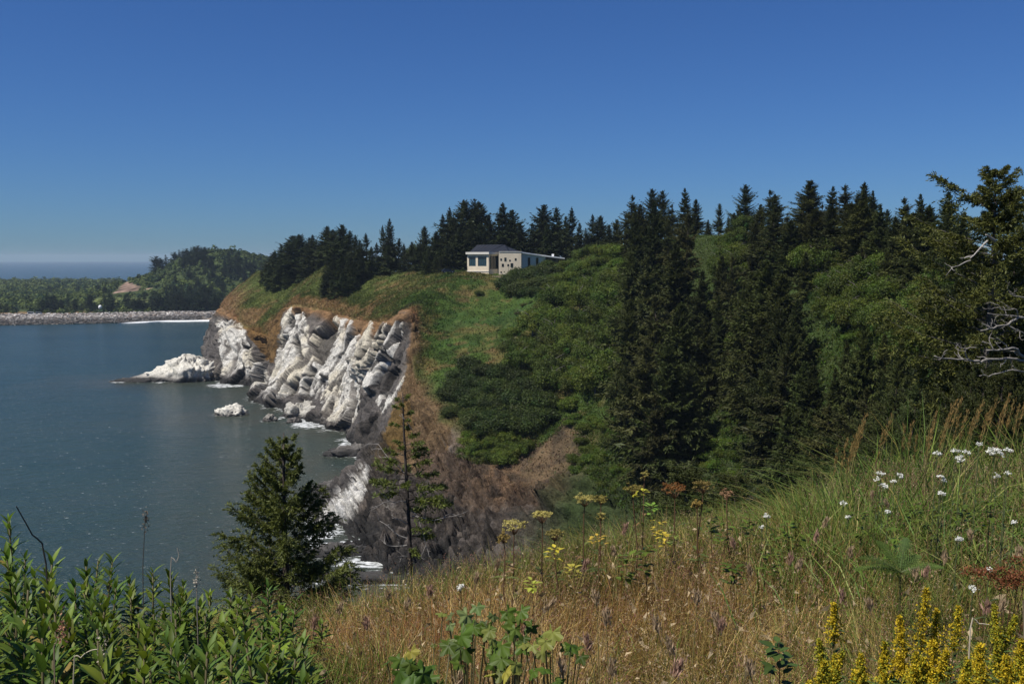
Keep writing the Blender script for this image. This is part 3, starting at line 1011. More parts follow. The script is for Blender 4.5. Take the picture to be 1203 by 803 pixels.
def spruce(seed, H=20.0, R=4.0, nbr=220, ntw=9, nsp=2, gaps=0.12, ragged=0.35, low=0.05, power=0.8, tone=(0.030, 0.042, 0.016), droop=0.35, tip=0.28, one_side=0.0, top_asc=0.65, tw=0.34, limbs=True, spray=0.42, name='spruce_tree', cat='tree', flat=0.0):
    """A conifer: tapered trunk with limbs, and a crown of drooping sprays."""
    r = np.random.default_rng(seed)
    root = empty(name)
    tb = MB()
    k = np.linspace(0, 1, 10)
    sway = np.c_[0.012 * H * np.sin(k * 3 + seed), 0.012 * H * np.cos(k * 2.3 + seed * 2), k * 0]
    sway -= sway[:1]
    tp = sway + np.c_[k * 0, k * 0, k * H - 0.5 * (k == 0)]
    tr = (0.016 * H) * (1 - k) ** 0.8 + 0.004 * H * (1 - k) + 0.01
    tube(tb, tp, tr, 8, (0.11, 0.085, 0.065))
    t = np.sort(low + (0.985 - low) * r.random(nbr) ** 0.92)
    az = np.cumsum(np.full(nbr, 2.399) + r.normal(0, 0.5, nbr))
    prof = (1 - t) ** power * np.minimum((t - low + 0.12) / 0.22, 1) + 0.025
    # ragged outline: bands and sides that stand out or fall back
    lump = fbm(np.stack([np.cos(az) * 1.5 + seed, np.sin(az) * 1.5, t * 9], -1), 1.0, 2, seed)
    L = R * prof * np.clip(1 - ragged * 0.4 + ragged * (r.normal(0, 0.55, nbr) + 1.1 * lump), 0.25, 1.75)
    L *= 1 + one_side * np.cos(az - 1.2)
    keep = r.random(nbr) > gaps * (1.3 - t)
    t, az, L = t[keep], az[keep], L[keep]
    n = len(t)
    asc = (-0.10 + (top_asc + 0.1) * t ** 1.3) * (1 - flat) + r.normal(0, 0.09, n)
    dr = droop * (1 - 0.6 * t) + r.normal(0, 0.06, n)
    base = np.stack([np.interp(t, k, tp[:, 0]), np.interp(t, k, tp[:, 1]), t * H], -1)
    out = np.stack([np.cos(az), np.sin(az), 0 * az], -1)
    lat = np.stack([-np.sin(az), np.cos(az), 0 * az], -1)
    zz = np.array([0, 0, 1.0])

    def along(s):
        s = np.asarray(s)[..., None] if np.ndim(s) else s
        ss = s
        return ss
    S = np.linspace(0.16, 1.0, ntw)[None, :] + r.normal(0, 0.02, (n, ntw))
    bend = r.normal(0, 0.12, n)

    def pt(S):
        Lb = L[:, None, None]
        s = S[..., None]
        return base[:, None] + out[:, None] * Lb * s + lat[:, None] * Lb * (bend[:, None, None] * s * s) + zz * Lb * (asc[:, None, None] * s - dr[:, None, None] * s ** 2 + tip * s ** 3)
    if limbs:
        q = np.linspace(0, 0.85, 5)
        B = pt(np.broadcast_to(q, (n, 5)))
        big = np.argsort(-L)[: min(n, 90)]
        for i in big:
            tube(tb, B[i], np.linspace(0.010 * H * (0.4 + 0.6 * (1 - t[i])), 0.004, 5) * 0.6, 4, (0.10, 0.08, 0.06), False)
    tb.build('trunk', M_BARK, root, True)
    cm = MB()
    Pb = pt(S)
    for sd in (-1, 1):
        for rep in range(nsp):
            d = out[:, None] * (0.55 + 0.25 * r.random((n, ntw, 1))) + lat[:, None] * sd * (0.85 - 0.5 * S[..., None] ** 3) + zz * (asc[:, None, None] * 0.4 - 0.22 + r.normal(0, 0.22, (n, ntw, 1)))
            d = nrm(d + r.normal(0, 0.15, (n, ntw, 3)))
            tl = (L[:, None] * tw * (1.15 - 0.72 * S) + 0.012 * H) * (0.6 + 0.6 * r.random((n, ntw)))
            start = Pb + r.normal(0, 0.02, (n, ntw, 3)) * L[:, None, None]
            side = nrm(np.cross(d, zz + r.normal(0, 0.45, (n, ntw, 3))))
            shade = (0.75 + 0.5 * r.random((n, ntw, 1)))
            warm = r.random((n, 1, 1)) * 0.5 + r.random((n, ntw, 1)) * 0.3
            col = np.asarray(tone) * shade * (1 + np.array([0.32, 0.18, 0.0]) * warm)
            diamonds(cm, start.reshape(-1, 3), d.reshape(-1, 3), side.reshape(-1, 3), tl.ravel(), (tl * spray).ravel(), col.reshape(-1, 3), -0.06, 0.4)
    # leader
    m = 26
    a = r.random(m) * 2 * PI
    zt = H * (0.94 + 0.07 * r.random(m))
    d = nrm(np.stack([np.cos(a) * 0.5, np.sin(a) * 0.5, 0.8 + 0 * a], -1))
    diamonds(cm, np.stack([np.interp(1, k, tp[:, 0]) + 0 * a, np.interp(1, k, tp[:, 1]) + 0 * a, zt], -1), d, nrm(np.cross(d, r.normal(0, 1, (m, 3)))), 0.035 * H * (0.5 + r.random(m)) * np.clip((1.03 - zt / H) * 12, 0.25, 1), 0.010 * H, np.asarray(tone) * 1.1)
    cm.build('crown', M_NEEDLE, root)
    return root


def detailed_crown(seed, H, R, nbr, ntw, low, tone, nneed=5, power=0.75, ragged=0.5, gaps=0.2, droop=0.25, tip=0.35, top_asc=0.5, name='spruce_tree', tw=0.36, bark=(0.11, 0.09, 0.075), trunk_r=0.016, levels=None, az_list=None, lens=None, needle=0.09, nw=0.42, warm=1.0, mat=None):
    """A near conifer: branch > twig > short needle sprays, so twigs read one by one."""
    r = np.random.default_rng(seed)
    root = empty(name)
    tb, cm = MB(), MB()
    k = np.linspace(0, 1, 12)
    tp = np.c_[0.02 * H * np.sin(k * 2.6 + seed), 0.02 * H * np.sin(k * 3.7 + 2 * seed), k * H]
    tp -= np.array([tp[0, 0], tp[0, 1], 0])
    tube(tb, tp, trunk_r * H * (1 - k) ** 0.8 + 0.012, 8, bark)
    t = np.sort(low + (0.97 - low) * r.random(nbr) ** 0.9) if levels is None else np.asarray(levels, float)
    nbr = len(t)
    az = np.cumsum(np.full(nbr, 2.399) + r.normal(0, 0.5, nbr)) if az_list is None else np.asarray(az_list, float)
    L = R * ((1 - t) ** power * np.minimum((t - low + 0.15) / 0.25, 1) + 0.03) * np.clip(1 + ragged * r.normal(0, 0.5, nbr), 0.3, 1.6) if lens is None else np.asarray(lens, float)
    for i in range(nbr):
        if levels is None and r.random() < gaps: continue
        b0 = np.array([np.interp(t[i], k, tp[:, 0]), np.interp(t[i], k, tp[:, 1]), t[i] * H])
        o = np.array([math.cos(az[i]), math.sin(az[i]), 0])
        l = np.array([-o[1], o[0], 0])
        asc = -0.05 + (top_asc + 0.05) * t[i] ** 1.2 + r.normal(0, 0.1)
        dr = droop * (1 - 0.5 * t[i])
        be = r.normal(0, 0.15)
        s = np.linspace(0, 1, 7)[:, None]
        wob = np.cumsum(r.normal(0, 0.018, (7, 3)), 0) * L[i]
        B = b0 + o * L[i] * s + l * L[i] * be * s * s + np.array([0, 0, 1.0]) * L[i] * (asc * s - dr * s ** 2 + tip * s ** 3) + wob
        tube(tb, B, np.linspace(max(0.007 * L[i] + 0.006, 0.008), 0.004, 7), 4, bark, False)
        nt_ = max(4, int(ntw * min(1.0, 0.35 + L[i] / R)))
        for sd in (-1, 1):
            ss = np.sort(0.22 + 0.78 * r.random(nt_))
            p0 = np.stack([np.interp(ss, s[:, 0], B[:, j]) for j in range(3)], -1)
            d = nrm(o * 0.7 + l * sd * (0.9 - 0.4 * ss[:, None]) + np.c_[0 * ss, 0 * ss, -0.1 + asc * 0.5 + r.normal(0, 0.25, nt_)])
            tl = (L[i] * tw * (1.15 - 0.6 * ss) + 0.02 * R) * (0.5 + 0.7 * r.random(nt_))
            # needle sprays along each twig
            m = nneed
            f = (np.arange(m)[None] + r.random((nt_, m))) / m
            q0 = p0[:, None] + d[:, None] * (tl[:, None] * f)[..., None] - np.array([0, 0, 1.0]) * (0.25 * tl[:, None] * f * f)[..., None]
            dd = nrm(d[:, None] * 0.9 + r.normal(0, 0.55, (nt_, m, 3)))
            sv = nrm(np.cross(dd, r.normal(0, 1, (nt_, m, 3))))
            nl = needle * (0.7 + 0.6 * r.random((nt_, m))) * (0.6 + 0.4 * min(1, L[i] / R * 2))
            sh = (0.65 + 0.7 * r.random((nt_, m, 1)))
            wm = r.random((nt_, 1, 1)) * warm
            c = np.asarray(tone) * sh * (1 + np.array([0.5, 0.3, -0.1]) * wm * 0.7)
            diamonds(cm, q0.reshape(-1, 3), dd.reshape(-1, 3), sv.reshape(-1, 3), nl.ravel(), nl.ravel() * nw, c.reshape(-1, 3))
    tb.build('trunk', M_BARK, root, True)
    cm.build('crown', mat or M_NEEDLE, root)
    return root, tp


def bush_faces(mb, r, R, H, nlobe, nleaf, leaf, tone, base=0.15, hollow=0.55, up=0.55):
    """Leaf clumps on uneven lobes that fill a dome."""
    u = r.random(nlobe)
    a = r.random(nlobe) * 2 * PI
    rad = np.sqrt(r.random(nlobe)) * 0.82
    cx, cy = rad * np.cos(a) * R, rad * np.sin(a) * R
    top = np.sqrt(np.clip(1 - rad ** 2, 0, 1))
    cz = H * (base + (0.72 * top - base) * (0.35 + 0.65 * u))
    lr = np.minimum(R, H) * (0.12 + 0.27 * r.random(nlobe))
    per = r.integers(0, nlobe, nleaf)
    d = nrm(r.normal(0, 1, (nleaf, 3)) + np.array([0, 0, 0.35]))
    f = hollow + (1 - hollow) * r.random(nleaf) ** 0.6 + 0.7 * (r.random(nleaf) ** 7)
    P = np.stack([cx[per], cy[per], cz[per]], -1) + d * (lr[per] * f)[:, None] * np.array([1.05, 1.05, 1.0])
    P[:, 2] = np.maximum(P[:, 2], 0.02 * H)
    N = nrm(d * 0.9 + np.array([0, 0, up * 0.4]) + r.normal(0, 0.5, (nleaf, 3)))
    D = nrm(np.cross(N, r.normal(0, 1, (nleaf, 3))))
    S = np.cross(N, D)
    lobe_t = 0.65 + 0.7 * r.random(nlobe)
    lobe_h = r.normal(0, 0.12, nlobe)
    c = np.asarray(tone) * (lobe_t[per] * (0.75 + 0.5 * r.random(nleaf)))[:, None]
    c = c * (1 + lobe_h[per][:, None] * np.array([1, 0.2, 0.3]))
    ll = leaf * (0.6 + 0.8 * r.random(nleaf))
    diamonds(mb, P - D * ll[:, None] * 0.5, D, S, ll, ll * 0.75, np.clip(c, 0.003, 1), 0.08)


def shrub(seed, R=3.0, H=2.6, nlobe=16, nleaf=3600, leaf=0.34, tone=(0.040, 0.062, 0.018), name='shrub'):
    r = np.random.default_rng(seed)
    root = empty(name)
    st = MB()
    for k in range(6):
        a = r.random() * 2 * PI
        e = np.array([math.cos(a) * R * 0.5, math.sin(a) * R * 0.5, H * 0.6])
        tube(st, [np.array([0, 0, -0.4]), e * np.array([0.35, 0.35, 0.5]), e], [0.03 * H, 0.02 * H, 0.008 * H], 5, (0.11, 0.09, 0.07))
    st.build('stems', M_BARK, root)
    mb = MB()
    bush_faces(mb, r, R, H, nlobe, nleaf, leaf, tone)
    mb.build('foliage', M_LEAF, root)
    return root


def alder(seed, H=7.0, R=3.4, nleaf=5200, leaf=0.34, tone=(0.045, 0.078, 0.020)):
    r = np.random.default_rng(seed)
    root = empty('alder_tree')
    tb = MB()
    tube(tb, [(0, 0, -0.5), (0.1, 0.05, H * 0.25), (0.0, 0.25, H * 0.55), (0.2, 0.1, H * 0.8)], [0.035 * H * 0.6, 0.026 * H * 0.6, 0.016 * H * 0.6, 0.004 * H], 7, (0.20, 0.18, 0.16))
    for k in range(9):
        a = r.random() * 2 * PI
        z0 = H * (0.2 + 0.4 * r.random())
        e = np.array([math.cos(a) * R * 0.75, math.sin(a) * R * 0.75, z0 + H * 0.25])
        tube(tb, [np.array([0, 0.1, z0]), np.array([e[0] * 0.5, e[1] * 0.5, z0 + H * 0.16]), e], [0.010 * H, 0.007 * H, 0.003 * H], 5, (0.20, 0.18, 0.16))
    tb.build('trunk', M_BARK, root)
    mb = MB()
    bush_faces(mb, r, R, H, 36, nleaf, leaf, tone, 0.28)
    mb.build('crown', M_LEAF, root)
    return root


SPRUCE = Kind([
    lambda: spruce(11, 20, 6.2, 300, 9, 2, power=0.95, tone=(0.030, 0.042, 0.014)),
    lambda: spruce(12, 20, 5.6, 270, 9, 2, power=1.0, gaps=0.2, ragged=0.55, droop=0.3, tone=(0.031, 0.043, 0.015)),
    lambda: spruce(13, 20, 6.8, 330, 9, 2, power=0.8, ragged=0.5, tone=(0.030, 0.041, 0.014)),
    lambda: spruce(14, 20, 6.0, 230, 9, 2, power=0.9, gaps=0.26, ragged=0.65, top_asc=0.95, tip=0.38, tone=(0.031, 0.043, 0.015)),
    lambda: spruce(15, 20, 7.0, 340, 9, 2, power=0.7, ragged=0.55, tone=(0.027, 0.038, 0.013)),
    lambda: spruce(16, 20, 5.8, 290, 9, 2, power=0.9, gaps=0.12, ragged=0.5, tone=(0.034, 0.047, 0.016)),
])
# fuller and finer ones for the nearer right hand slope
BIGSPRUCE = Kind([
    lambda: spruce(21, 20, 6.6, 420, 13, 3, power=0.95, ragged=0.55, tone=(0.046, 0.058, 0.016), spray=0.26, tw=0.26),
    lambda: spruce(22, 20, 6.0, 390, 13, 3, power=1.0, gaps=0.18, ragged=0.65, tone=(0.046, 0.060, 0.017), spray=0.26, tw=0.26),
    lambda: spruce(23, 20, 7.2, 440, 13, 3, power=0.82, ragged=0.6, tone=(0.050, 0.060, 0.016), spray=0.26, tw=0.26),
    lambda: spruce(24, 20, 6.4, 310, 13, 3, power=0.95, gaps=0.28, ragged=0.75, top_asc=1.0, tip=0.42, tone=(0.048, 0.060, 0.017), spray=0.24, tw=0.26),
    lambda: spruce(25, 20, 5.6, 340, 13, 3, power=0.85, gaps=0.34, ragged=0.8, droop=0.45, tone=(0.056, 0.062, 0.020), spray=0.24, tw=0.26, one_side=0.25),
])
NEARSPRUCE = Kind([
    lambda: detailed_crown(25, 20, 5.4, 220, 19, 0.04, (0.044, 0.056, 0.017), 8, 0.70, 0.45, 0.06, 0.30, 0.34, 0.75, needle=0.30, nw=0.30, tw=0.27, warm=0.3)[0],
    lambda: detailed_crown(26, 20, 5.0, 200, 19, 0.05, (0.045, 0.058, 0.018), 8, 0.75, 0.55, 0.12, 0.34, 0.36, 0.85, needle=0.30, nw=0.30, tw=0.27, warm=0.3)[0],
    lambda: detailed_crown(27, 20, 5.8, 230, 19, 0.03, (0.048, 0.058, 0.017), 8, 0.62, 0.50, 0.08, 0.28, 0.32, 0.70, needle=0.30, nw=0.30, tw=0.27, warm=0.3)[0],
])
FARTREE = Kind([
    lambda: spruce(31, 14, 3.6, 120, 6, 2, limbs=False, tone=(0.022, 0.038, 0.018), spray=0.6),
    lambda: spruce(32, 14, 4.6, 130, 6, 2, limbs=False, power=0.55, tone=(0.020, 0.034, 0.016), spray=0.6),
    lambda: spruce(33, 14, 5.4, 140, 6, 2, limbs=False, power=0.42, ragged=0.5, tone=(0.022, 0.036, 0.016), spray=0.6),
])
DARKSHRUB = Kind([lambda s=s: shrub(40 + s, 3.4, 3.2, 34, 7600, 0.25, (0.038, 0.056, 0.010)) for s in range(4)])
GREENSHRUB = Kind([lambda s=s: shrub(50 + s, 3.0, 3.0, 32, 6600, 0.24, (0.068, 0.100, 0.011)) for s in range(4)])
OLIVESHRUB = Kind([lambda s=s: shrub(60 + s, 1.6, 1.2, 14, 2000, 0.2, (0.058, 0.072, 0.022)) for s in range(3)])
ALDER = Kind([lambda s=s: alder(70 + s, 7.5, 3.9, 8500, 0.27, (0.064, 0.090, 0.011)) for s in range(4)])
# ------------------------------------------------------------------ trees of the headland
rr = np.random.default_rng(99)


def place_spruce(px, top, d, wf=1.0, kind=None, var=None, label=None, group=None, sink=0.3, hmin=5.0, cat='tree'):
    kind = kind or SPRUCE
    T = pix(px, top, d)
    g = ground_at(T[0], T[1])
    if g is None: g = T[2] - 16
    h = max(T[2] - g + sink, hmin)
    v = int(rr.integers(0, 100)) if var is None else var
    s = h / 20.0
    w = s * wf * (1.22 if px < 735 else 1.15) * (0.9 + 0.2 * rr.random())
    if h > 26: w *= 26.0 / h * 1.1
    o = kind.put(v, (T[0], T[1], T[2] - h), rr.random() * 6.28, (w, w, s))
    tag(o, label, cat, group)
    return o


# skyline and knoll trees: (px, top py, distance, width factor)
G1 = 'spruces crowded in the hollow behind the seaward grassy knoll'
L1 = 'dark spruce packed in the clump behind the seaward grassy knoll'
for a in [(313, 308, 515, 1.2), (322, 296, 508, 1.2), (331, 287, 500, 1.2), (344, 277, 498, 1.4), (352, 276, 492, 1.3), (308, 318, 505, 1.1), (318, 312, 488, 1.2), (328, 306, 480, 1.1), (338, 300, 490, 1.2), (363, 279, 475, 1.1), (368, 276, 470, 1.0), (336, 322, 474, 1.0), (322, 326, 478, 1.0), (306, 332, 500, .9)]:
    place_spruce(*a, label=L1, group=G1)
G2n = 'spruces in the draw between the two grassy knolls'
L2 = 'dark spruce in the draw between the two grassy knolls above the white cliff'
for a in [(384, 266, 448, .9), (392, 270, 440, 1.0), (401, 264, 436, 1.0), (410, 271, 430, 1.0), (416, 276, 425, 1.0), (430, 274, 418, .9), (424, 282, 412, 1.0), (384, 300, 420, 1.1), (392, 306, 408, 1.1), (402, 300, 404, 1.1), (412, 300, 400, 1.1), (381, 322, 400, .9), (390, 328, 394, .9), (402, 320, 394, 1.0), (414, 310, 395, 1.0), (424, 302, 400, 1.0), (436, 290, 405, 1.0), (376, 292, 446, 1.0)]:
    place_spruce(*a, label=L2, group=G2n)
place_spruce(459, 257, 415, .75, var=0, label='tall pointed spruce rising alone from the ridge seaward of the building', group='spruces along the ridge seaward of the building')
place_spruce(449, 265, 420, .7, var=1, label='second pointed spruce touching the tall lone one on the ridge', group='spruces along the ridge seaward of the building')
GR = 'spruces along the ridge seaward of the building'
for a in [(484, 284, 398, 1.0), (492, 288, 392, 1.0), (505, 296, 372, 1.1), (512, 300, 368, 1.1), (518, 302, 364, 1.0), (442, 285, 408, .9), (468, 280, 405, .9), (474, 286, 400, .9), (498, 266, 410, .6), (503, 290, 380, .9), (509, 286, 378, 1.0), (499, 300, 378, .8), (455, 288, 402, 1.0)]:
    place_spruce(*a, label='smaller dark spruce on the ridge between the lone tall one and the building', group=GR)
GB = 'tall spruces behind the flat roofed building'
LB = 'tall dark spruce in the dense stand seaward of and behind the dark roofed pavilion'
for a in [(513, 272, 385, .9), (521, 252, 388, .9), (528, 244, 390, .8), (545, 236, 392, .95), (534, 256, 380, .9), (556, 234, 392, .95), (564, 238, 390, .9), (574, 252, 388, .9), (540, 268, 372, .9), (552, 262, 374, .9), (516, 290, 372, .9), (526, 286, 368, 0.9), (566, 264, 375, .8)]:
    place_spruce(*a, label=LB, group=GB)
for a, l in [((590, 239, 388, .95), 'pointed spruce directly behind the dark hipped roof'), ((600, 247, 386, 0.9), 'spruce with a forked top just behind the pavilion roof ridge'), ((612, 262, 382, .9), 'shorter spruce behind the wall with small square windows')]:
    place_spruce(*a, label=l, group=GB)
LB2 = 'dark spruce in the row behind the white edged low wing'
for a in [(626, 262, 392, .8), (637, 241, 390, 0.9), (642, 262, 378, .8), (655, 244, 388, .9), (666, 254, 384, .8), (672, 244, 386, .8), (680, 262, 380, .8), (697, 252, 378, 0.8), (705, 254, 376, .8), (716, 264, 340, .7), (724, 258, 345, .7), (688, 268, 372, .7)]:
    place_spruce(*a, label=LB2, group='spruces behind the low wing of the building')
# the big dark stand in the middle and the trees of the right hand slope
def place_base(px, top, base, wf=1.0, var=None, label=None, group=None):
    """A tree that stands where photo pixel (px, base) meets the slope and reaches up to row top."""
    h = hit_pixel(px, base)
    if h is None: return None
    T = pix(px, top, h.y)
    H = T[2] - h.z
    s = (H + 0.4) / 20.0
    w = s * wf * (1.2 if px > 870 and base < 440 else 1.0) * (0.9 + 0.2 * rr.random()) * min(1.0, 24.0 / max(H, 1)) ** 0.5
    o = BIGSPRUCE.put(int(rr.integers(0, 100)) if var is None else var, (h.x, h.y, h.z - 0.4), rr.random() * 6.28, (w, w, s))
    return tag(o, label, 'tree', group)


GM = 'spruces of the dark central stand'
LM = 'dark spruce among many in the tall stand between the building and the green bank'
for a in [(742, 229, 290, .8), (736, 252, 285, .8), (752, 240, 285, .8), (768, 222, 290, 1.0), (777, 224, 288, 1.0), (790, 240, 282, .9), (760, 262, 262, 1.), (784, 258, 262, 1.), (806, 221, 284, .9), (818, 234, 280, .9), (800, 262, 262, 1.)]:
    place_spruce(*a, kind=BIGSPRUCE, label=LM, group=GM)
for a in [(744, 245, 372, .8), (770, 238, 378, .9), (806, 250, 390, .85), (740, 296, 420, .8), (760, 300, 432, .85), (788, 286, 440, .9), (822, 318, 440, .85), (842, 348, 448, .75), (858, 300, 400, .7), (872, 330, 430, .7), (866, 372, 470, .7), (848, 300, 380, .6)]:
    place_base(*a, label=LM, group=GM)
for a in [(742, 350, 492, .8), (768, 346, 505, .9), (796, 356, 505, .9), (828, 372, 486, .85), (738, 424, 540, .75), (760, 402, 560, .9), (784, 404, 566, .9), (810, 424, 535, .85), (770, 462, 590, .8), (850, 412, 474, .65)]:
    place_base(*a, label='dark spruce low on the slope below the central stand', group='spruces low on the slope below the central stand')
for a, l in [((845, 239, 262, .7), 'small narrow spruce top between the central stand and the ridge spruces'), ((878, 217, 256, 1.0), 'spiky layered spruce on the ridge with open branches against the sky')]:
    place_spruce(*a, kind=BIGSPRUCE, var=3, label=l, group='spruces on the ridge above the green bank')
GE = 'spruces on the ridge above the green bank'
LE = 'dark spruce on the ridge above the bright green bank'
for a in [(832, 258, 266, .8), (856, 254, 258, .8), (868, 240, 256, .8), (862, 250, 250, .8), (893, 240, 245, .8), (905, 223, 240, 1.0), (912, 228, 236, 1.0), (926, 250, 230, .9), (953, 212, 226, .95), (966, 240, 218, .9), (977, 219, 222, .9), (995, 217, 216, 1.0), (1010, 228, 206, .9), (1018, 214, 210, 1.0), (1026, 224, 206, 0.9), (1044, 246, 200, .9), (1064, 232, 184, .95), (1083, 228, 182, .95), (1115, 225, 176, .9), (1094, 240, 180, .9), (1052, 254, 190, .9)]:
    place_spruce(*a, kind=BIGSPRUCE, label=LE, group=GE)
for a in [(886, 262, 335, .9), (906, 250, 338, 1.), (926, 258, 334, 1.), (942, 238, 312, .9), (958, 246, 312, 1.), (978, 242, 314, 1.), (996, 238, 316, 1.), (1014, 236, 320, 1.), (1032, 240, 324, 1.), (1050, 256, 330, 1.), (1068, 250, 334, 1.), (1088, 244, 340, 1.), (1108, 246, 346, 1.), (1128, 250, 354, 1.), (1120, 326, 420, .8), (1096, 318, 394, .8), (1142, 338, 432, .8), (1068, 300, 366, .8), (1010, 290, 340, .8), (944, 296, 356, .85), (972, 300, 344, .75), (1040, 296, 350, .7)]:
    place_base(*a, label=LE, group=GE)
GF = 'spruces on the lower slope of the cove head'
LF = 'dark spruce on the lower slope between the green bank and the meadow'
for a in [(882, 320, 452, .85), (900, 306, 452, .95), (918, 322, 456, .95), (932, 352, 462, .8), (890, 372, 500, .9), (910, 362, 508, 1.), (928, 384, 512, .9), (900, 430, 560, .9), (918, 415, 570, 1.), (938, 425, 575, 1.), (956, 428, 566, .9), (978, 432, 556, .85), (1012, 388, 525, .7), (926, 478, 610, .9), (948, 482, 605, .9), (970, 476, 596, .9), (992, 470, 585, .9), (1014, 456, 565, .8), (1034, 440, 545, .8), (1056, 398, 520, .65), (1036, 392, 500, .6), (1080, 404, 500, .6), (990, 400, 510, .65), (1100, 420, 490, .6)]:
    place_base(*a, label=LF, group=GF)


def place_near(px, top, d, wf, label, group):
    T = pix(px, top, d)
    g = max(float(near_z(T[0:1], T[1:2])[0]), ground_at(T[0], T[1]) or -9)
    H = max(T[2] - g, 6.0)
    s = H / 20.0
    w = s * wf * min(1.0, 18.0 / H) ** 0.5
    tag(NEARSPRUCE.put(int(rr.integers(0, 100)), (T[0], T[1], T[2] - H), rr.random() * 6.28, (w, w, s)), label, 'tree', group)


for a in [(1030, 474, 86, .8), (1056, 456, 82, .8), (1078, 448, 78, .8), (1096, 458, 70, .8), (1120, 456, 68, 0.8), (1140, 452, 62, .8), (1162, 446, 60, .8), (1184, 450, 56, .8), (1206, 444, 54, .8), (1006, 492, 90, .9), (1044, 490, 74, .9), (1076, 478, 66, .9), (1108, 474, 60, .9), (1142, 474, 54, .9), (1176, 474, 50, .9)]:
    place_near(*a, 'dark spruce rising from the hollow right behind the reed grass', 'spruces in the hollow behind the reed grass')
for a in [(1128, 300, 92, .8), (1146, 296, 86, .85), (1172, 300, 80, .9), (1198, 296, 76, .9), (1150, 336, 72, .7), (1176, 340, 68, .7), (1204, 345, 64, .8), (1148, 408, 50, .8), (1180, 402, 47, .8), (1204, 398, 46, .8), (1158, 425, 41, .75), (1186, 420, 42, .75), (1134, 436, 43, .75), (1172, 436, 40, .75)]:
    place_near(*a, 'dark spruce in the thick stand behind the bleached dead branches', 'spruces behind the bleached dead branches')

# ------------------------------------------------------------------ shrubs and alders on the slopes


def scatter_px(poly, n, kind, smin, smax, label, group, cat, mind=9.0, squash=(0.8, 1.1)):
    xs_, ys_ = [p[0] for p in poly], [p[1] for p in poly]
    pts, tries = [], 0
    while len(pts) < n and tries < n * 60:
        tries += 1
        x, y = rr.uniform(min(xs_), max(xs_)), rr.uniform(min(ys_), max(ys_))
        if not inpoly(np.array([x]), np.array([y]), poly)[0]: continue
        if any((x - a) ** 2 + (y - b) ** 2 < mind ** 2 for a, b in pts): continue
        h = hit_pixel(x, y)
        if h is None: continue
        pts.append((x, y))
        s = rr.uniform(smin, smax)
        o = kind.put(int(rr.integers(0, 100)), (h.x, h.y, h.z - 0.25), rr.random() * 6.28, (s, s * rr.uniform(0.85, 1.15), s * rr.uniform(*squash)))
        tag(o, label, cat, group)
    return pts


scatter_px([(522, 470), (540, 436), (580, 430), (610, 440), (640, 465), (640, 500), (600, 515), (545, 505)], 40, DARKSHRUB, 0.95, 1.4, 'dark rounded shrub in the thicket above the brown soil scar', 'dark shrubs above the soil scar', 'shrub', 12)
scatter_px([(545, 512), (600, 512), (625, 530), (590, 545), (550, 535)], 16, GREENSHRUB, 0.6, 0.9, 'low green shrub on the lower edge of the dark thicket', 'low green shrubs edging the dark thicket', 'shrub', 10)
scatter_px([(590, 420), (610, 385), (660, 358), (720, 345), (745, 380), (740, 440), (700, 470), (650, 470), (610, 445)], 46, ALDER, 0.85, 1.3, 'rounded mid green alder in the thicket below the building', 'alders in the thicket below the building', 'tree', 11)
scatter_px([(600, 400), (640, 360), (740, 345), (745, 430), (690, 480), (640, 480)], 26, GREENSHRUB, 0.7, 1.1, 'leafy green shrub between the alders below the building', 'shrubs between the alders below the building', 'shrub', 11)
scatter_px([(650, 300), (700, 290), (735, 300), (738, 345), (690, 352), (650, 345), (635, 330)], 34, GREENSHRUB, 0.9, 1.4, 'green shrub on the bank beside the low wing of the building', 'shrubs on the bank beside the building', 'shrub', 10)
scatter_px([(594, 340), (610, 322), (640, 320), (652, 332), (640, 346), (606, 350)], 14, DARKSHRUB, 1.2, 1.6, 'dark shrub in front of the wall with small square windows', 'dark shrubs in front of the building', 'shrub', 8)
scatter_px([(600, 362), (640, 352), (650, 370), (615, 395)], 7, OLIVESHRUB, 0.8, 1.5, 'small olive shrub dotted on the grass below the building', 'small shrubs on the grass below the building', 'shrub', 10)
scatter_px([(660, 500), (700, 478), (745, 480), (760, 520), (752, 580), (700, 580), (668, 545)], 34, GREENSHRUB, 0.42, 0.7, 'low leafy green bush on the bank below the dark central stand', 'low green bushes on the bank by the soil scar', 'shrub', 9)
scatter_px([(700, 470), (740, 440), (750, 470), (735, 500)], 7, DARKSHRUB, 0.6, 0.9, 'dark grey green shrub at the edge of the central spruces', 'dark shrubs edging the central spruces', 'shrub', 9)
scatter_px([(845, 290), (872, 275), (885, 300), (880, 350), (850, 345), (835, 320)], 12, ALDER, 0.7, 1.0, 'green alder between the central stand and the ridge spruces', 'alders between the spruce stands', 'tree', 12)
scatter_px([(835, 352), (880, 356), (886, 400), (865, 440), (840, 410)], 14, GREENSHRUB, 0.8, 1.2, 'green shrub in the gap between the two spruce stands', 'shrubs in the gap between the spruce stands', 'shrub', 10)
scatter_px([(826, 520), (880, 470), (905, 500), (910, 570), (860, 590), (815, 590)], 30, GREENSHRUB, 0.4, 0.7, 'low bright green bush in the open patch between the dark spruces', 'low green bushes between the dark spruces', 'shrub', 9)
scatter_px([(940, 320), (975, 300), (1040, 330), (1090, 360), (1130, 400), (1120, 440), (1060, 425), (1000, 395), (960, 370)], 50, ALDER, 0.6, 1.0, 'bright green alder on the bank among the dark spruces', 'alders on the bright green bank', 'tree', 13)
scatter_px([(990, 340), (1060, 345), (1120, 410), (1080, 440), (1000, 400)], 26, GREENSHRUB, 0.6, 0.95, 'bright green shrub filling the bank between alders and spruces', 'shrubs on the bright green bank', 'shrub', 12)
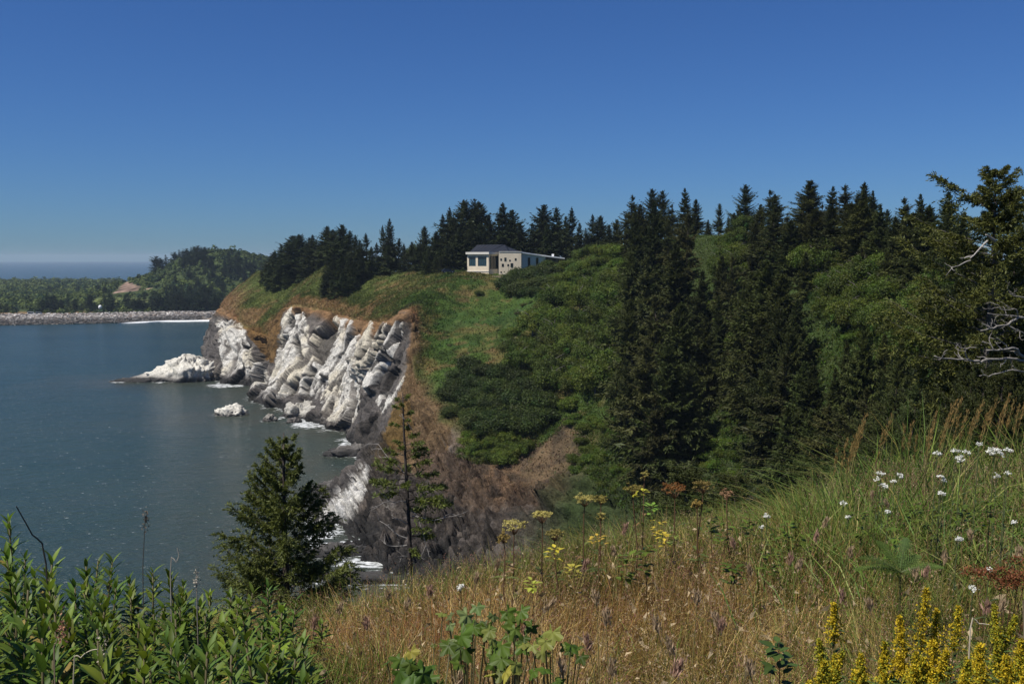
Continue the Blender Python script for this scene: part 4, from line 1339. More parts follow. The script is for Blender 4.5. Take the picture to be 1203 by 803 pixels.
scatter_px([(500, 345), (560, 335), (600, 352), (590, 400), (540, 430), (505, 400)], 10, OLIVESHRUB, 0.35, 0.7, 'small olive clump dotted on the open grass slope', 'small clumps on the open grass slope', 'shrub', 14)
scatter_px([(490, 520), (560, 552), (640, 530), (690, 580), (640, 620), (520, 590)], 14, OLIVESHRUB, 0.18, 0.4, 'small scrubby tuft clinging to the brown soil scar', 'scrubby tufts on the brown soil scar', 'shrub', 14)
scatter_px([(455, 500), (490, 430), (520, 470), (500, 530)], 10, OLIVESHRUB, 0.2, 0.4, 'small tuft on the tan ridge beside the pale slabs', 'tufts on the tan ridge beside the pale slabs', 'shrub', 10)
o = ALDER.put(1, tuple(pix(486, 312, 410) - np.array([0, 0, 1.5])), 1.0, (1.35, 1.35, 1.6))
tag(o, 'round bright green tree standing among the ridge spruces', 'tree')
for (x, y, s, l) in [(597, 533, 0.42, 'tiny dark bush alone on the brown soil scar'), (562, 346, 0.55, 'small dark bush standing on the grass under the pavilion'), (575, 520, .5, 'small dark green bush hanging over the top of the soil scar')]:
    h = hit_pixel(x, y)
    tag(DARKSHRUB.put(2, (h.x, h.y, h.z - 0.2), x, (s, s, s)), l, 'shrub')
# tangled undergrowth between the bushes and rough grass on the slopes (nobody could count it)


def cover(name, mask, n, size, tone_mix, label, cat, upright=0.5, tone=None, mat=None, lift=0.0):
    idx = np.flatnonzero(mask)
    pick = rr.choice(idx, n)
    P = HEADV[pick] + rr.normal(0, 0.35, (n, 3)) * np.array([1, 1, 0.15])
    Nn = HEADN[pick]
    up = nrm(Nn * (1 - upright) + np.array([0, 0, 1.0]) * upright + rr.normal(0, 0.55, (n, 3)))
    S = nrm(np.cross(up, rr.normal(0, 1, (n, 3))))
    c = HEADC[pick] if tone is None else HEADC[pick] * (1 - tone_mix) + np.asarray(tone) * tone_mix
    c = c * (0.7 + 0.7 * rr.random((n, 1))) * (1 + rr.normal(0, 0.10, (n, 3)))
    s_ = size * (0.5 + rr.random(n))
    mb = MB()
    diamonds(mb, P + Nn * lift, up, S, s_, s_ * 0.6, np.clip(c, 0.005, 1))
    return tag(mb.build(name, mat or M_LEAF), label, cat, None, 'stuff')


hx, hy = proj(HEADV)
vis = (hx > 225) & (hx < 1260) & (HEADVV < 4.4)
isg = vis & (HEADVV > 2.12) & (HEADU < 12.6)
cover('slope_grass', isg, 130000, 0.42, 0, 'rough grass and herbs on the headland slopes', 'grass', 0.75, mat=M_GRASS)
SCAR = inpoly(hx, hy, [(480, 515), (560, 545), (600, 545), (640, 522), (668, 498), (690, 545), (700, 588), (765, 606), (780, 720), (400, 720), (430, 600)])
cover('bank_undergrowth', vis & (~SCAR) & (HEADU > 10.8) & (HEADVV > 1.4) & (HEADVV < 4.2), 220000, 0.34, 0.75, 'tangled green undergrowth on the cove banks', 'undergrowth', 0.5, (0.058, 0.082, 0.011))
cover('scar_scrub', vis & (HEADVV > 0.8) & (HEADVV < 2.2) & (HEADU > 8.6) & (HEADU < 12.5) & (hy < 585) & (hx > 470), 14000, 0.26, 0.2, 'dry scrub on the brown soil below the thicket', 'scrub', 0.6, mat=M_GRASS)

# ------------------------------------------------------------------ far trees across the bay


def far_ground(px, py):
    """Where the view through a photo pixel first meets the far land."""
    r = ray(px, py)
    y = np.arange(800, 2350, 2.0)
    t = y / r.y
    zz_ = EYE + r.z * t
    xx = r.x * t
    gz = spit_z(xx, y)
    k = np.flatnonzero(zz_ < gz)
    return None if not len(k) else (xx[k[0]], y[k[0]], gz[k[0]])


FB = 'dark conifers in the belt behind the driftwood beach'
k = 0
for px, py, h, w in [(55, 367, 20, 1.5), (63, 367, 17, 1.5), (50, 367, 13, 1.6), (80, 366, 18, .9), (88, 366, 12, 1.2), (106, 366, 17, 1.0), (112, 366, 10, 1.2), (124, 365, 15, 1.0), (131, 366, 17, 1.3), (139, 366, 12, 1.3), (150, 365, 17, 1.4), (158, 366, 13, 1.4), (170, 366, 19, 1.3), (178, 366, 15, 1.4), (187, 366, 18, 1.3), (195, 366, 20, 1.4), (203, 366, 17, 1.4), (210, 366, 19, 1.4), (218, 366, 18, 1.4), (227, 366, 21, 1.4), (236, 366, 19, 1.4), (244, 366, 20, 1.4), (252, 366, 18, 1.3), (260, 366, 19, 1.4), (0, 367, 12, 1.6), (8, 367, 9, 1.5), (15, 367, 7, 1.5), (96, 366, 9, 1.5), (72, 366, 12, 1.4), (164, 366, 14, 1.3), (200, 364, 24, 1.3), (222, 364, 24, 1.3), (240, 363, 25, 1.3), (214, 362, 22, 1.3), (182, 364, 19, 1.3)]:
    g = far_ground(px, py)
    if g is None: continue
    s = h / 14.0
    tag(FARTREE.put(k % 3, (g[0], g[1], g[2] - 0.5), k * 1.7, (s * w * 1.0, s * w * 1.0, s)), 'dark conifer in the belt behind the driftwood beach', 'tree', FB)
    k += 1
HC = 'conifers on the crest of the far rounded hill'
for px, top, hgt in [(183, 301, 9), (194, 299, 9), (188, 303, 8), (205, 296, 13), (210, 293, 14), (214, 295, 14), (219, 292, 15), (224, 290, 16), (228, 290, 16), (232, 288.5, 17), (236, 290, 17), (240, 290, 17), (245, 291, 17), (250, 293, 18), (256, 298, 18), (262, 294, 19), (268, 295, 19), (272, 297, 18), (278, 300, 18), (283, 298, 18), (288, 304, 17), (293, 307, 15), (298, 303, 16), (230, 296, 15), (222, 298, 14), (238, 298, 15), (246, 300, 15), (254, 305, 16), (263, 304, 16), (270, 306, 16), (278, 310, 15), (286, 314, 15), (215, 302, 13), (228, 304, 14), (240, 308, 14), (250, 312, 14), (262, 314, 14)]:
    best = None
    for d in np.arange(1120, 1330, 8.0):
        T = pix(px, top, d)
        g = float(spit_z(T[0:1], T[1:2])[0])
        e = abs(T[2] - g - hgt)
        if best is None or e < best[0]: best = (e, T, g)
    _, T, g = best
    h = min(max(T[2] - g, 6), 26)
    s = h / 14.0
    tag(FARTREE.put(k % 3, (T[0], T[1], T[2] - h), k * 2.1, (s * 1.3, s * 1.3, s)), 'dark conifer on the crest of the far rounded hill', 'tree', HC)
    k += 1
# single dark conifers that stand out of the spit forest
for px, py, h in [(60, 345, 13), (57, 344, 11), (92, 344, 10), (100, 345, 11), (116, 344, 10), (123, 345, 9), (128, 348, 9), (30, 340, 9), (205, 350, 14), (196, 352, 14), (212, 356, 16), (230, 352, 15), (240, 345, 14), (206, 338, 13), (222, 330, 13), (213, 345, 13), (248, 350, 15), (232, 338, 13), (246, 332, 13), (262, 345, 15), (256, 338, 14), (191, 342, 10)]:
    g = far_ground(px, py)
    if g is None: continue
    s = h / 14.0
    tag(FARTREE.put(k % 3, (g[0], g[1], g[2] - 0.5), k * 1.3, (s * 1.1, s * 1.1, s)), 'dark conifer standing out of the low scrub across the bay', 'tree', 'single conifers in the far scrub')
    k += 1

# far wood: reads as one mass
fr = np.random.default_rng(5)
n = 9500
px_ = fr.uniform(-60, 330, n * 2)
yv = 900 + 1400 * fr.random(n * 2) ** 1.15
xv = (px_ - W0 / 2) / F * yv
zv = spit_z(xv, yv)
sv = yv - shore_y(xv)
qx, qy = proj(np.stack([xv, yv, zv], -1))
hz = hill_z(xv, yv)
jn = fbm(np.stack([xv, yv, zv], -1), 30, 3, 700)
bare = inpoly(qx, qy, [(129, 350), (134, 340), (150, 328), (158, 333), (168, 338), (178, 338), (202, 345), (200, 351), (160, 351)]) & (yv > 1080) | inpoly(qx, qy, [(103, 351), (130, 348), (190, 350), (188, 359), (150, 357), (108, 359)]) | inpoly(qx, qy, [(210, 340), (218, 339), (218, 346), (211, 347)])
keep = (sv > 108 + 14 * jn) & (~bare) & (zv > 2)
keep &= ~((sv < 150) & (xv < -400) & (fr.random(n * 2) < 0.75))
xv, yv, zv, hz = xv[keep][:n], yv[keep][:n], zv[keep][:n], hz[keep][:n]
m = len(xv)
size = (2.2 + 2.8 * fr.random(m) ** 2) * (1 + 0.35 * (yv > 1500) + 0.15 * (hz > 8))
nl = 42
per = np.repeat(np.arange(m), nl)
d = nrm(fr.normal(0, 1, (m * nl, 3)) + np.array([0, 0, 0.5]))
d[:, 2] = np.abs(d[:, 2])
tall = (0.85 + 0.8 * (fr.random(m) < 0.18))
P = np.stack([xv, yv, zv], -1)[per] + d * (size[per] * (0.7 + 0.35 * fr.random(m * nl)))[:, None] * np.stack([np.ones(m * nl), np.ones(m * nl), tall[per]], -1)
Nn = nrm(d + fr.normal(0, 0.5, d.shape) + np.array([0, 0, 0.3]))
D = nrm(np.cross(Nn, fr.normal(0, 1, d.shape)))
tn = np.where((fr.random(m) < 0.28)[:, None], np.array([[0.026, 0.050, 0.020]]), np.array([[0.082, 0.108, 0.026]])) * (0.65 + 0.7 * fr.random((m, 1)))
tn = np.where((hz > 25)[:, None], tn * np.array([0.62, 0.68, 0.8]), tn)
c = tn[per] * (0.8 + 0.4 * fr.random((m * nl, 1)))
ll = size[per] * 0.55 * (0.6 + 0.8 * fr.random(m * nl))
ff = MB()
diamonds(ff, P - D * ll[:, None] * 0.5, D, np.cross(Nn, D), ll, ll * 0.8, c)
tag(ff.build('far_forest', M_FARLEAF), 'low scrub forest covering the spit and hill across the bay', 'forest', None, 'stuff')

# driftwood and stones along the far beach: thousands, one mass
n = 9000
dx = fr.uniform(-640, -175, n)
ds = fr.uniform(3, 92, n)
beachy = sstep(-285, -255, dx)
ds = ds * (1 - beachy) + (48 + 44 * fr.random(n)) * beachy
dy = shore_y(dx) + ds
dz = spit_z(dx, dy)
dm = MB()
th = fr.normal(0, 0.5, n) + (fr.random(n) < 0.3) * fr.uniform(0, 3, n)
Ls = np.where(fr.random(n) < 0.5, fr.uniform(3, 10, n), fr.uniform(1.0, 2.4, n))
rs = np.where(Ls > 3.5, fr.uniform(0.18, 0.42, n), fr.uniform(0.4, 0.9, n))
ax = np.stack([np.cos(th), np.sin(th), fr.normal(0, 0.14, n)], -1)
sd = np.stack([-np.sin(th), np.cos(th), 0 * th], -1)
upv = np.array([0, 0, 1.0])
ctr = np.stack([dx, dy, dz + rs * 0.5 + fr.random(n) * 0.6], -1)
ring = []
for e, k_ in ((-0.5, 0.8), (-0.3, 1.0), (0.3, 1.0), (0.5, 0.7)):
    for a in np.arange(5) / 5 * 2 * PI:
        ring.append(ctr + ax * (Ls * e)[:, None] + (sd * math.cos(a) + upv * math.sin(a)) * (rs * k_ * fr.uniform(0.8, 1.2, n))[:, None])
V = np.stack(ring, 1)
b0 = np.arange(n)[:, None] * 20
qs, ts = [], []
for rg in range(3):
    for a in range(5):
        qs.append(np.stack([b0[:, 0] + rg * 5 + a, b0[:, 0] + rg * 5 + (a + 1) % 5, b0[:, 0] + rg * 5 + 5 + (a + 1) % 5, b0[:, 0] + rg * 5 + 5 + a], -1))
for a in range(1, 4):
    ts.append(np.stack([b0[:, 0], b0[:, 0] + a + 1, b0[:, 0] + a], -1))
    ts.append(np.stack([b0[:, 0] + 15, b0[:, 0] + 15 + a, b0[:, 0] + 15 + a + 1], -1))
pal = np.array([[0.42, 0.39, 0.35], [0.26, 0.235, 0.21], [0.14, 0.125, 0.115], [0.33, 0.27, 0.225], [0.56, 0.53, 0.49]])
cc = pal[fr.integers(0, 5, n)] * (0.7 + 0.6 * fr.random((n, 1)))
darkb = (sstep(62, 25, ds) * (1 - beachy))[:, None]
cc = cc * (1 - 0.72 * darkb)
dm.add(V.reshape(-1, 3), np.concatenate(qs), np.concatenate(ts), np.repeat(cc, 20, 0))
tag(dm.build('driftwood', rough_mat('driftwood', None, 0.85, 0.8, 0.3)), 'band of bleached driftwood and boulders along the far shore', 'driftwood', None, 'stuff')
# ------------------------------------------------------------------ the building on the headland
D0 = 350.0
MPP = D0 / F


def bx(px): return (px - W0 / 2) * MPP


def bz(py): return EYE + float(pix(600, py, D0)[2] - EYE)


M_CONC = rough_mat('pale_render', (0.72, 0.62, 0.46), 0.85, 0.5, 0.12, 0.2, 6.0)
M_TRIM = rough_mat('cream_fascia', (0.70, 0.66, 0.58), 0.7, 0.6, 0.1)
M_ROOF = rough_mat('dark_metal_roof', (0.016, 0.019, 0.028), 0.6, 0.8, 0.25)
M_WHITE = rough_mat('white_roof_edge', (0.80, 0.80, 0.79), 0.5, 0.6, 0.06)
M_DARKW = rough_mat('dark_cladding', (0.055, 0.050, 0.048), 0.8, 1.2, 0.3)
M_GREY = rough_mat('grey_wall', (0.58, 0.56, 0.50), 0.8, 0.8, 0.2)


def glass_mat(name, col):
    m, nt, out = newmat(name)
    b = nd(nt, 'BsdfPrincipled')
    b.inputs['Base Color'].default_value = (*col, 1)
    b.inputs['Roughness'].default_value = 0.06
    b.inputs['IOR'].default_value = 1.5
    b.inputs['Specular IOR Level'].default_value = 0.8
    nt.links.new(b.outputs[0], out.inputs[0])
    return m


M_GLASS = glass_mat('window_glass', (0.014, 0.045, 0.060))
M_GLASSD = glass_mat('dark_glass', (0.008, 0.018, 0.024))

bl = empty('visitor_building', (bx(600), D0 + 6, bz(322)))
tag(bl, 'cream flat fronted building with dark hipped roof and low white edged wing on the headland', 'building')
OB = np.array([bx(600), D0 + 6, bz(322)])


def lp(px, dep, py=None):
    """Local plan point."""
    x = bx(px) * (D0 + dep) / D0 - OB[0]
    return (x, D0 + dep - OB[1]) if py is None else (x, D0 + dep - OB[1], bz(py) - OB[2])


zt, zb = bz(298.6) - OB[2], -1.6
zf = bz(296) - OB[2]
A_, B_, C_, Dp, E_ = lp(549, 3.5), lp(574.2, 0.0), lp(586, 2.2), lp(586, -0.6), lp(612.3, -0.6)
back = 15


def wallbox(mb, p, q, th, z0, z1, c=(0.5, 0.5, 0.5), off=0.0):
    p, q = np.array(p), np.array(q)
    d = (q - p) / np.linalg.norm(q - p)
    nrm_ = np.array([-d[1], d[0]])
    a, b = p + nrm_ * off, q + nrm_ * off
    prism(mb, [a, b, b + nrm_ * th, a + nrm_ * th], z0, z1, c)


def lerp2(p, q, t): return (p[0] + (q[0] - p[0]) * t, p[1] + (q[1] - p[1]) * t)


wz0, wz1 = bz(312.6) - OB[2], bz(301) - OB[2]
w = MB()
# pavilion: solid base and top band, piers between the windows
wallbox(w, A_, B_, 0.4, zb, wz0)
wallbox(w, A_, B_, 0.4, wz1, zt)
for t0, t1 in ((0.0, 0.085), (0.40, 0.50), (0.90, 1.0)):
    wallbox(w, lerp2(A_, B_, t0), lerp2(A_, B_, t1), 0.42, wz0 - 0.003, wz1 + 0.003, off=-0.01)
wallbox(w, B_, C_, 0.4, zb, bz(316) - OB[2])
wallbox(w, B_, C_, 0.4, bz(300.4) - OB[2], zt)
wallbox(w, B_, lerp2(B_, C_, 0.12), 0.42, bz(316) - OB[2] - 0.003, bz(300.4) - OB[2] + 0.003, off=-0.01)
prism(w, [A_, lerp2(A_, B_, 0.02), lp(551, back), lp(549.5, back)], zb, zt)
w.build('pavilion_wall', M_CONC, bl)
w = MB()
prism(w, [Dp, E_, lp(613.6, 8), lp(586.2, 8)], zb, zf + 0.05)
gw = w.build('gallery_wall', M_CONC, bl)
# small square windows of the gallery wall
for (px, py, ww, hh_) in [(588.7, 304.8, 0.38, 0.55), (593.7, 304.6, 0.55, 1.1), (599, 305.9, 0.36, 0.36), (605.7, 304.6, 0.46, 0.62), (590.7, 311.4, 0.55, 0.85), (597, 311.4, 0.42, 0.55), (601.3, 311.4, 0.75, 1.2), (606, 315.2, 0.4, 0.45), (588.7, 319.6, 0.3, 0.3)]:
    x, y = lp(px, -0.6)
    z = bz(py) - OB[2]
    m = MB()
    for (a, b, c, d) in ((-ww / 2 - .09, ww / 2 + .09, hh_ / 2, hh_ / 2 + .09), (-ww / 2 - .09, ww / 2 + .09, -hh_ / 2 - .09, -hh_ / 2), (-ww / 2 - .09, -ww / 2, -hh_ / 2, hh_ / 2), (ww / 2, ww / 2 + .09, -hh_ / 2, hh_ / 2)):
        box(m, (x + a, y - 0.06, z + c), (x + b, y - 0.002, z + d))
    fr_ = m.build('small_window', M_DARKW, bl)
    m = MB()
    box(m, (x - ww / 2, y - 0.03, z - hh_ / 2), (x + ww / 2, y - 0.003, z + hh_ / 2))
    m.build('pane', M_GLASSD, fr_)
# the two picture windows and the recessed corner glazing
for t0, t1, nm in ((0.085, 0.40, 3), (0.50, 0.90, 5)):
    p, q = lerp2(A_, B_, t0), lerp2(A_, B_, t1)
    m = MB()
    for k in range(nm + 1):
        c0 = lerp2(p, q, (k / nm) * 0.985)
        c1 = lerp2(p, q, (k / nm) * 0.985 + 0.015)
        wallbox(m, c0, c1, 0.10, wz0, wz1, off=0.14)
    f_ = m.build('picture_window', M_DARKW, bl)
    m = MB()
    wallbox(m, p, q, 0.04, wz0, wz1, off=0.22)
    m.build('pane', M_GLASS, f_)
m = MB()
p, q = lerp2(B_, C_, 0.12), C_
for k in range(3):
    wallbox(m, lerp2(p, q, k / 2 * 0.97), lerp2(p, q, k / 2 * 0.97 + 0.03), 0.1, bz(316) - OB[2], bz(300.4) - OB[2], off=0.2)
f_ = m.build('corner_window', M_DARKW, bl)
m = MB()
wallbox(m, p, q, 0.04, bz(316) - OB[2], bz(300.4) - OB[2], off=0.3)
m.build('pane', M_GLASSD, f_)
# sill band under the windows
m = MB()
wallbox(m, lerp2(A_, B_, -0.01), lerp2(A_, B_, 1.01), 0.18, bz(319) - OB[2], bz(318.2) - OB[2], off=-0.16)
m.build('ledge', M_TRIM, bl)
# fascia and eaves
m = MB()
e0, e1, e2 = lp(547.2, 2.9), lp(574.4, -0.7), lp(586.0, 1.4)
prism(m, [e0, e1, e2, lp(586.0, 8), lp(575, back), lp(549, back)], zt, zf)
m.build('fascia', M_TRIM, bl)
# hipped dark roof
m = MB()
zr = bz(287.2) - OB[2]
base = [lp(551.5, 3.4), lp(575.5, 0.3), lp(598, 1.2), lp(613, 3), lp(609, back), lp(553, back)]
top = [lp(561, 7.5), lp(590, 6.0), lp(593, 6.6), lp(597, 8.5), lp(594, 10), lp(562, 10)]
ztops = [zr, zr + 0.1, zr + 0.02, zr - 0.8, zr - 0.4, zr]
v = [(a[0], a[1], zf + 0.004) for a in base] + [(a[0], a[1], z_) for a, z_ in zip(top, ztops)]
v += [(np.mean([a[0] for a in top]), np.mean([a[1] for a in top]), zr)]
q = [[i, (i + 1) % 6, 6 + (i + 1) % 6, 6 + i] for i in range(6)]
t = [[6 + i, 6 + (i + 1) % 6, 12] for i in range(6)]
m.add(v, q, t)
# standing seams
for k in range(7):
    a = np.array(v[0]) + (np.array(v[1]) - np.array(v[0])) * (k + 0.5) / 7
    b = np.array(v[6]) + (np.array(v[7]) - np.array(v[6])) * (k + 0.5) / 7
    tube(m, [a, b], 0.05, 4)
m.build('roof', M_ROOF, bl)
# gallery parapet and low wing with its sloping white roof edge
m = MB()
prism(m, [lp(586.2, -0.75), lp(612.6, -0.75), lp(613.4, 8.2), lp(586.3, 8.2)], zf + 0.054, zf + 0.24)
m.build('parapet', M_TRIM, bl)
m = MB()
za, zb2, zc = bz(297.2) - OB[2], bz(301.2) - OB[2], bz(304.2) - OB[2]
f0, f1, f2 = lp(612.3, 0.3), lp(640.5, 3.0), lp(662, 5.0)
prism(m, [f0, f1, lp(642, 16), lp(613.5, 16)], zb, [za, zb2, zb2, za])
m.build('wing_wall', M_GREY, bl)
m = MB()
prism(m, [(f1[0] + 0.004, f1[1]), f2, lp(661, 16), lp(642.2, 16)], zb, [zb2 - 0.02, zc, zc, zb2 - 0.02])
m.build('wing_end_wall', M_DARKW, bl)
m = MB()
g0, g1, g2 = lp(612.6, -0.4), lp(636, 2.0), lp(663.2, 4.0)
prism(m, [g0, g1, lp(638, 17), lp(613.2, 17)], [za + 0.004, zb2 + 0.15, zb2 + 0.15, za + 0.004], [za + 0.45, zb2 + 0.55, zb2 + 0.55, za + 0.45])
prism(m, [(g1[0] + 0.01, g1[1]), g2, lp(662, 17), lp(638.2, 17)], [zb2 + 0.12, zc + 0.02, zc + 0.02, zb2 + 0.12], [zb2 + 0.57, zc + 0.42, zc + 0.42, zb2 + 0.57])
m.build('wing_roof', M_WHITE, bl)
m = MB()
box(m, (*lp(648, 8), zb2), (lp(648, 8)[0] + 0.8, lp(648, 8)[1] + 0.8, zb2 + 0.9))
m.build('roof_vent', M_WHITE, bl)
# pale tall panels on the wing's long wall
for k in (1, 3):
    a, b = lerp2(f0, f1, 0.10 + k * 0.17), lerp2(f0, f1, 0.20 + k * 0.17)
    m = MB()
    zz0, zz1 = bz(316) - OB[2], bz(302.5) - OB[2]
    wallbox(m, a, b, 0.06, zz0, zz1, off=-0.07)
    m.build('wing_window', M_GLASSD, bl)
# terrace under the pavilion
m = MB()
prism(m, [lp(540, 3), lp(575, -4), lp(590, -4.5), lp(590, 8), lp(545, 12)], -3.2, -0.55)
m.build('terrace', rough_mat('terrace_stone', (0.30, 0.24, 0.16), 0.9, 0.8, 0.3), bl)

# ------------------------------------------------------------------ vehicles
M_TYRE = rough_mat('tyre', (0.02, 0.02, 0.02), 0.8)
M_CHROME = rough_mat('bright_metal', (0.6, 0.6, 0.6), 0.3, metal=0.9)


def paint(name, col):
    m = rough_mat(name, col, 0.3, 0.8, 0.06, spec=0.6)
    return m


def car(loc, rz, mat, label, scale=1.0, van=False):
    root = empty('parked_van' if van else 'parked_car', loc, rz)
    prof = [(-2.2, 0.35), (2.2, 0.35), (2.25, 0.75), (1.55, 0.95), (1.0, 0.98), (-2.15, 0.98), (-2.25, 0.7)]
    cab = [(1.15, 0.96), (0.55, 1.48), (-1.25, 1.50), (-2.0, 0.97)]
    if van:
        prof = [(-2.5, 0.35), (2.5, 0.35), (2.55, 0.95), (2.0, 1.25), (-2.5, 1.3)]
        cab = [(2.05, 1.22), (1.35, 2.35), (-2.4, 2.45), (-2.5, 1.28)]

    def side(mb, pr, wdt, c=(.5, .5, .5)):
        n_ = len(pr)
        v_ = [(a, -wdt, b) for a, b in pr] + [(a, wdt, b) for a, b in pr]
        mb.add(v_, [[i, (i + 1) % n_, n_ + (i + 1) % n_, n_ + i] for i in range(n_)], [[0, i + 1, i] for i in range(1, n_ - 1)] + [[n_, n_ + i, n_ + i + 1] for i in range(1, n_ - 1)], c)
    m_ = MB()
    side(m_, prof, 0.88)
    m_.build('body', mat, root)
    m_ = MB()
    side(m_, cab, 0.78)
    side(m_, [(a * 0.96, b + 0.02) for a, b in cab[1:3]] + [(cab[2][0] * 0.96, cab[2][1] - 0.05), (cab[1][0] * 0.96, cab[1][1] - 0.05)], 0.8)
    m_.build('cabin', mat, root)
    m_ = MB()
    cx_ = np.mean([a for a, b in cab])
    side(m_, [(cx_ + (a - cx_) * 0.86, 0.1 + b * 0.9 + 0.05) for a, b in cab], 0.79)
    m_.build('windows', M_GLASSD, root)
    for wx_ in (-1.4, 1.4):
        for wy_ in (-0.82, 0.82):
            m_ = MB()
            tube(m_, [(wx_, wy_ - 0.1, 0.33), (wx_, wy_ + 0.1, 0.33)], 0.33, 14)
            wh = m_.build('wheel', M_TYRE, root)
            m_ = MB()
            sg = 0.115 if wy_ > 0 else -0.115
            tube(m_, [(wx_, wy_, 0.33), (wx_, wy_ + sg, 0.33)], 0.19, 12)
            m_.build('rim', M_CHROME, wh)
    root.scale = (scale,) * 3
    tag(root, label, 'van' if van else 'car')
    return root


M_PWHITE, M_PNAVY, M_PGREY = paint('white_paint', (0.78, 0.78, 0.76)), paint('navy_paint', (0.015, 0.02, 0.04)), paint('grey_paint', (0.25, 0.26, 0.27))
for px, py, d, rz, mt, lb in [(526.5, 319.4, 353, 0.25, M_PNAVY, 'dark car parked on the grassy brow seaward of the building'), (543.5, 318.6, 372, 0.3, M_PWHITE, 'pale car parked in tree shade against the pavilion end')]:
    p = pix(px, py, d)
    g = ground_at(p[0], p[1])
    car((p[0], p[1], max(g, p[2] - 0.3)), rz, mt, lb)
g = far_ground(37, 370.3)
car((g[0], g[1], g[2]), 0.2, M_PWHITE, 'white van parked on bare ground behind the far beach', 1.25, True)
g = far_ground(46, 370)
car((g[0], g[1], g[2]), 0.0, M_PGREY, 'grey van parked beside the white one behind the far beach', 1.15, True)
# white dish shaped tank among the dark conifers
g = far_ground(121, 366)
tk = empty('water_tank', (g[0], g[1] - 6, g[2]))
tag(tk, 'small white rounded tank on legs against the dark conifers across the bay', 'tank')
m = MB()
zc = np.linspace(0, PI, 12)
tube(m, np.c_[zc * 0, zc * 0, 4.6 - 2.0 * np.cos(zc)], 1.7 * np.sin(zc) + 0.02, 16)
m.build('vessel', M_WHITE, tk, True)
for a in range(4):
    m = MB()
    tube(m, [(1.2 * math.cos(a * PI / 2 + .6), 1.2 * math.sin(a * PI / 2 + .6), -0.5), (1.0 * math.cos(a * PI / 2 + .6), 1.0 * math.sin(a * PI / 2 + .6), 3.4)], 0.12, 6)
    m.build('leg', M_GREY, tk)
# ------------------------------------------------------------------ trees on the near slope
def limb(mb, p, d, L, rad, r, depth, c=(0.36, 0.34, 0.31), wob=0.22, kids=3, tips=None):
    """A bare crooked limb with its side twigs."""
    n = 7
    pts, q, dd = [np.array(p, float)], np.array(p, float), nrm(np.array(d, float))
    for k in range(n):
        dd = nrm(dd + r.normal(0, wob, 3) + np.array([0, 0, 0.02]))
        q = q + dd * L / n
        pts.append(q.copy())
    tube(mb, pts, np.linspace(rad, rad * 0.35, n + 1), 5, c)
    if tips is not None: tips.append(pts[-1])
    if depth > 0:
        for k in range(kids):
            i = int(r.integers(2, n + 1))
            sd = nrm(np.cross(dd, r.normal(0, 1, 3)))
            limb(mb, pts[i], nrm(dd * 0.7 + sd * 0.8 + np.array([0, 0, 0.15])), L * r.uniform(0.25, 0.5), rad * 0.5, r, depth - 1, c, wob * 1.2, 2, tips)


r1 = np.random.default_rng(31)
# the bushy young spruce over the water
T = pix(339, 508, 24)
b = float(near_z(T[0:1], T[1:2])[0])
Hs = T[2] - b + 0.2
t1, _ = detailed_crown(3, Hs, 2.7, 185, 26, 0.04, (0.105, 0.125, 0.036), nneed=18, power=0.95, ragged=0.42, gaps=0.06, droop=0.34, tip=0.42, top_asc=0.9, needle=0.095, nw=0.30, tw=0.25, warm=0.6, mat=M_NEEDLE_NEAR)
t1.location = (T[0] + 0.02, T[1], T[2] - Hs)
tag(t1, 'bushy olive green young spruce rising from the meadow edge against the water', 'tree')
# the thin ragged one beside it, half of its limbs dead
T = pix(481, 462, 22)
bb = pix(481, 676, 22)
Hs = T[2] - bb[2]
lv, azs, ln = [], [], []
for (tt, a, l) in [(0.97, 0.5, .16), (0.95, 2.6, .18), (.93, 4.5, .15), (.91, 3.3, .22), (.88, .2, .24), (.85, 5.6, .2), (.82, 3.0, .32), (.80, 1.2, .25), (.76, .1, .36), (.73, 3.3, .28), (.70, 4.4, .25), (.66, 2.9, .5), (.64, .3, .55), (.62, 3.4, .75), (.60, 6.0, .62), (.57, 2.8, .95), (.55, .2, .8), (.53, 3.2, .8), (.50, 6.1, .95), (.49, 3.6, 1.0), (.47, .1, 1.05), (.46, 2.9, .9), (.44, 5.7, 1.1), (.42, .3, 1.2), (.40, 5.9, .9), (.38, .0, 1.25), (.35, 1.2, .6), (.33, 6.1, .9), (.27, 5.8, .6), (.22, 0.2, .65), (.17, 5.4, .5), (.52, 4.7, .5), (.58, 1.6, .5), (.68, 0.0, .55), (.72, 6.0, .5)]:
    lv.append(tt); azs.append(a); ln.append(l * 0.80)
o_ = np.argsort(lv)
t2, tp2 = detailed_crown(8, Hs, 1.0, 0, 13, 0.05, (0.090, 0.115, 0.032), nneed=10, droop=0.55, tip=0.25, top_asc=0.6, needle=0.09, nw=0.28, levels=np.array(lv)[o_], az_list=np.array(azs)[o_], lens=np.array(ln)[o_], mat=M_NEEDLE_NEAR, trunk_r=0.010, tw=0.26, bark=(0.06, 0.05, 0.045))
t2.location = (T[0], T[1], bb[2])
tag(t2, 'thin ragged spruce with sparse drooping boughs and dead grey limbs at the meadow edge', 'tree')
for (px, py, ex, ey, L, rad) in [(478, 632, 445, 624, .75, .018), (478, 640, 452, 652, .6, .015), (480, 560, 440, 524, 1.05, .016), (479, 590, 430, 576, 1.05, .014), (479, 616, 463, 606, .45, .012), (484, 606, 545, 590, 1.0, .014), (482, 655, 470, 640, .4, .012), (484, 505, 470, 492, .45, .012), (484, 600, 545, 632, 1.0, .014)]:
    m = MB()
    a, e = pix(px, py, 22), pix(ex, ey, 21.8)
    limb(m, a - np.array(t2.location), e - a, L, rad, r1, 2, (0.26, 0.24, 0.22), 0.16, 3)
    m.build('dead_limb', M_DEAD, t2, True)
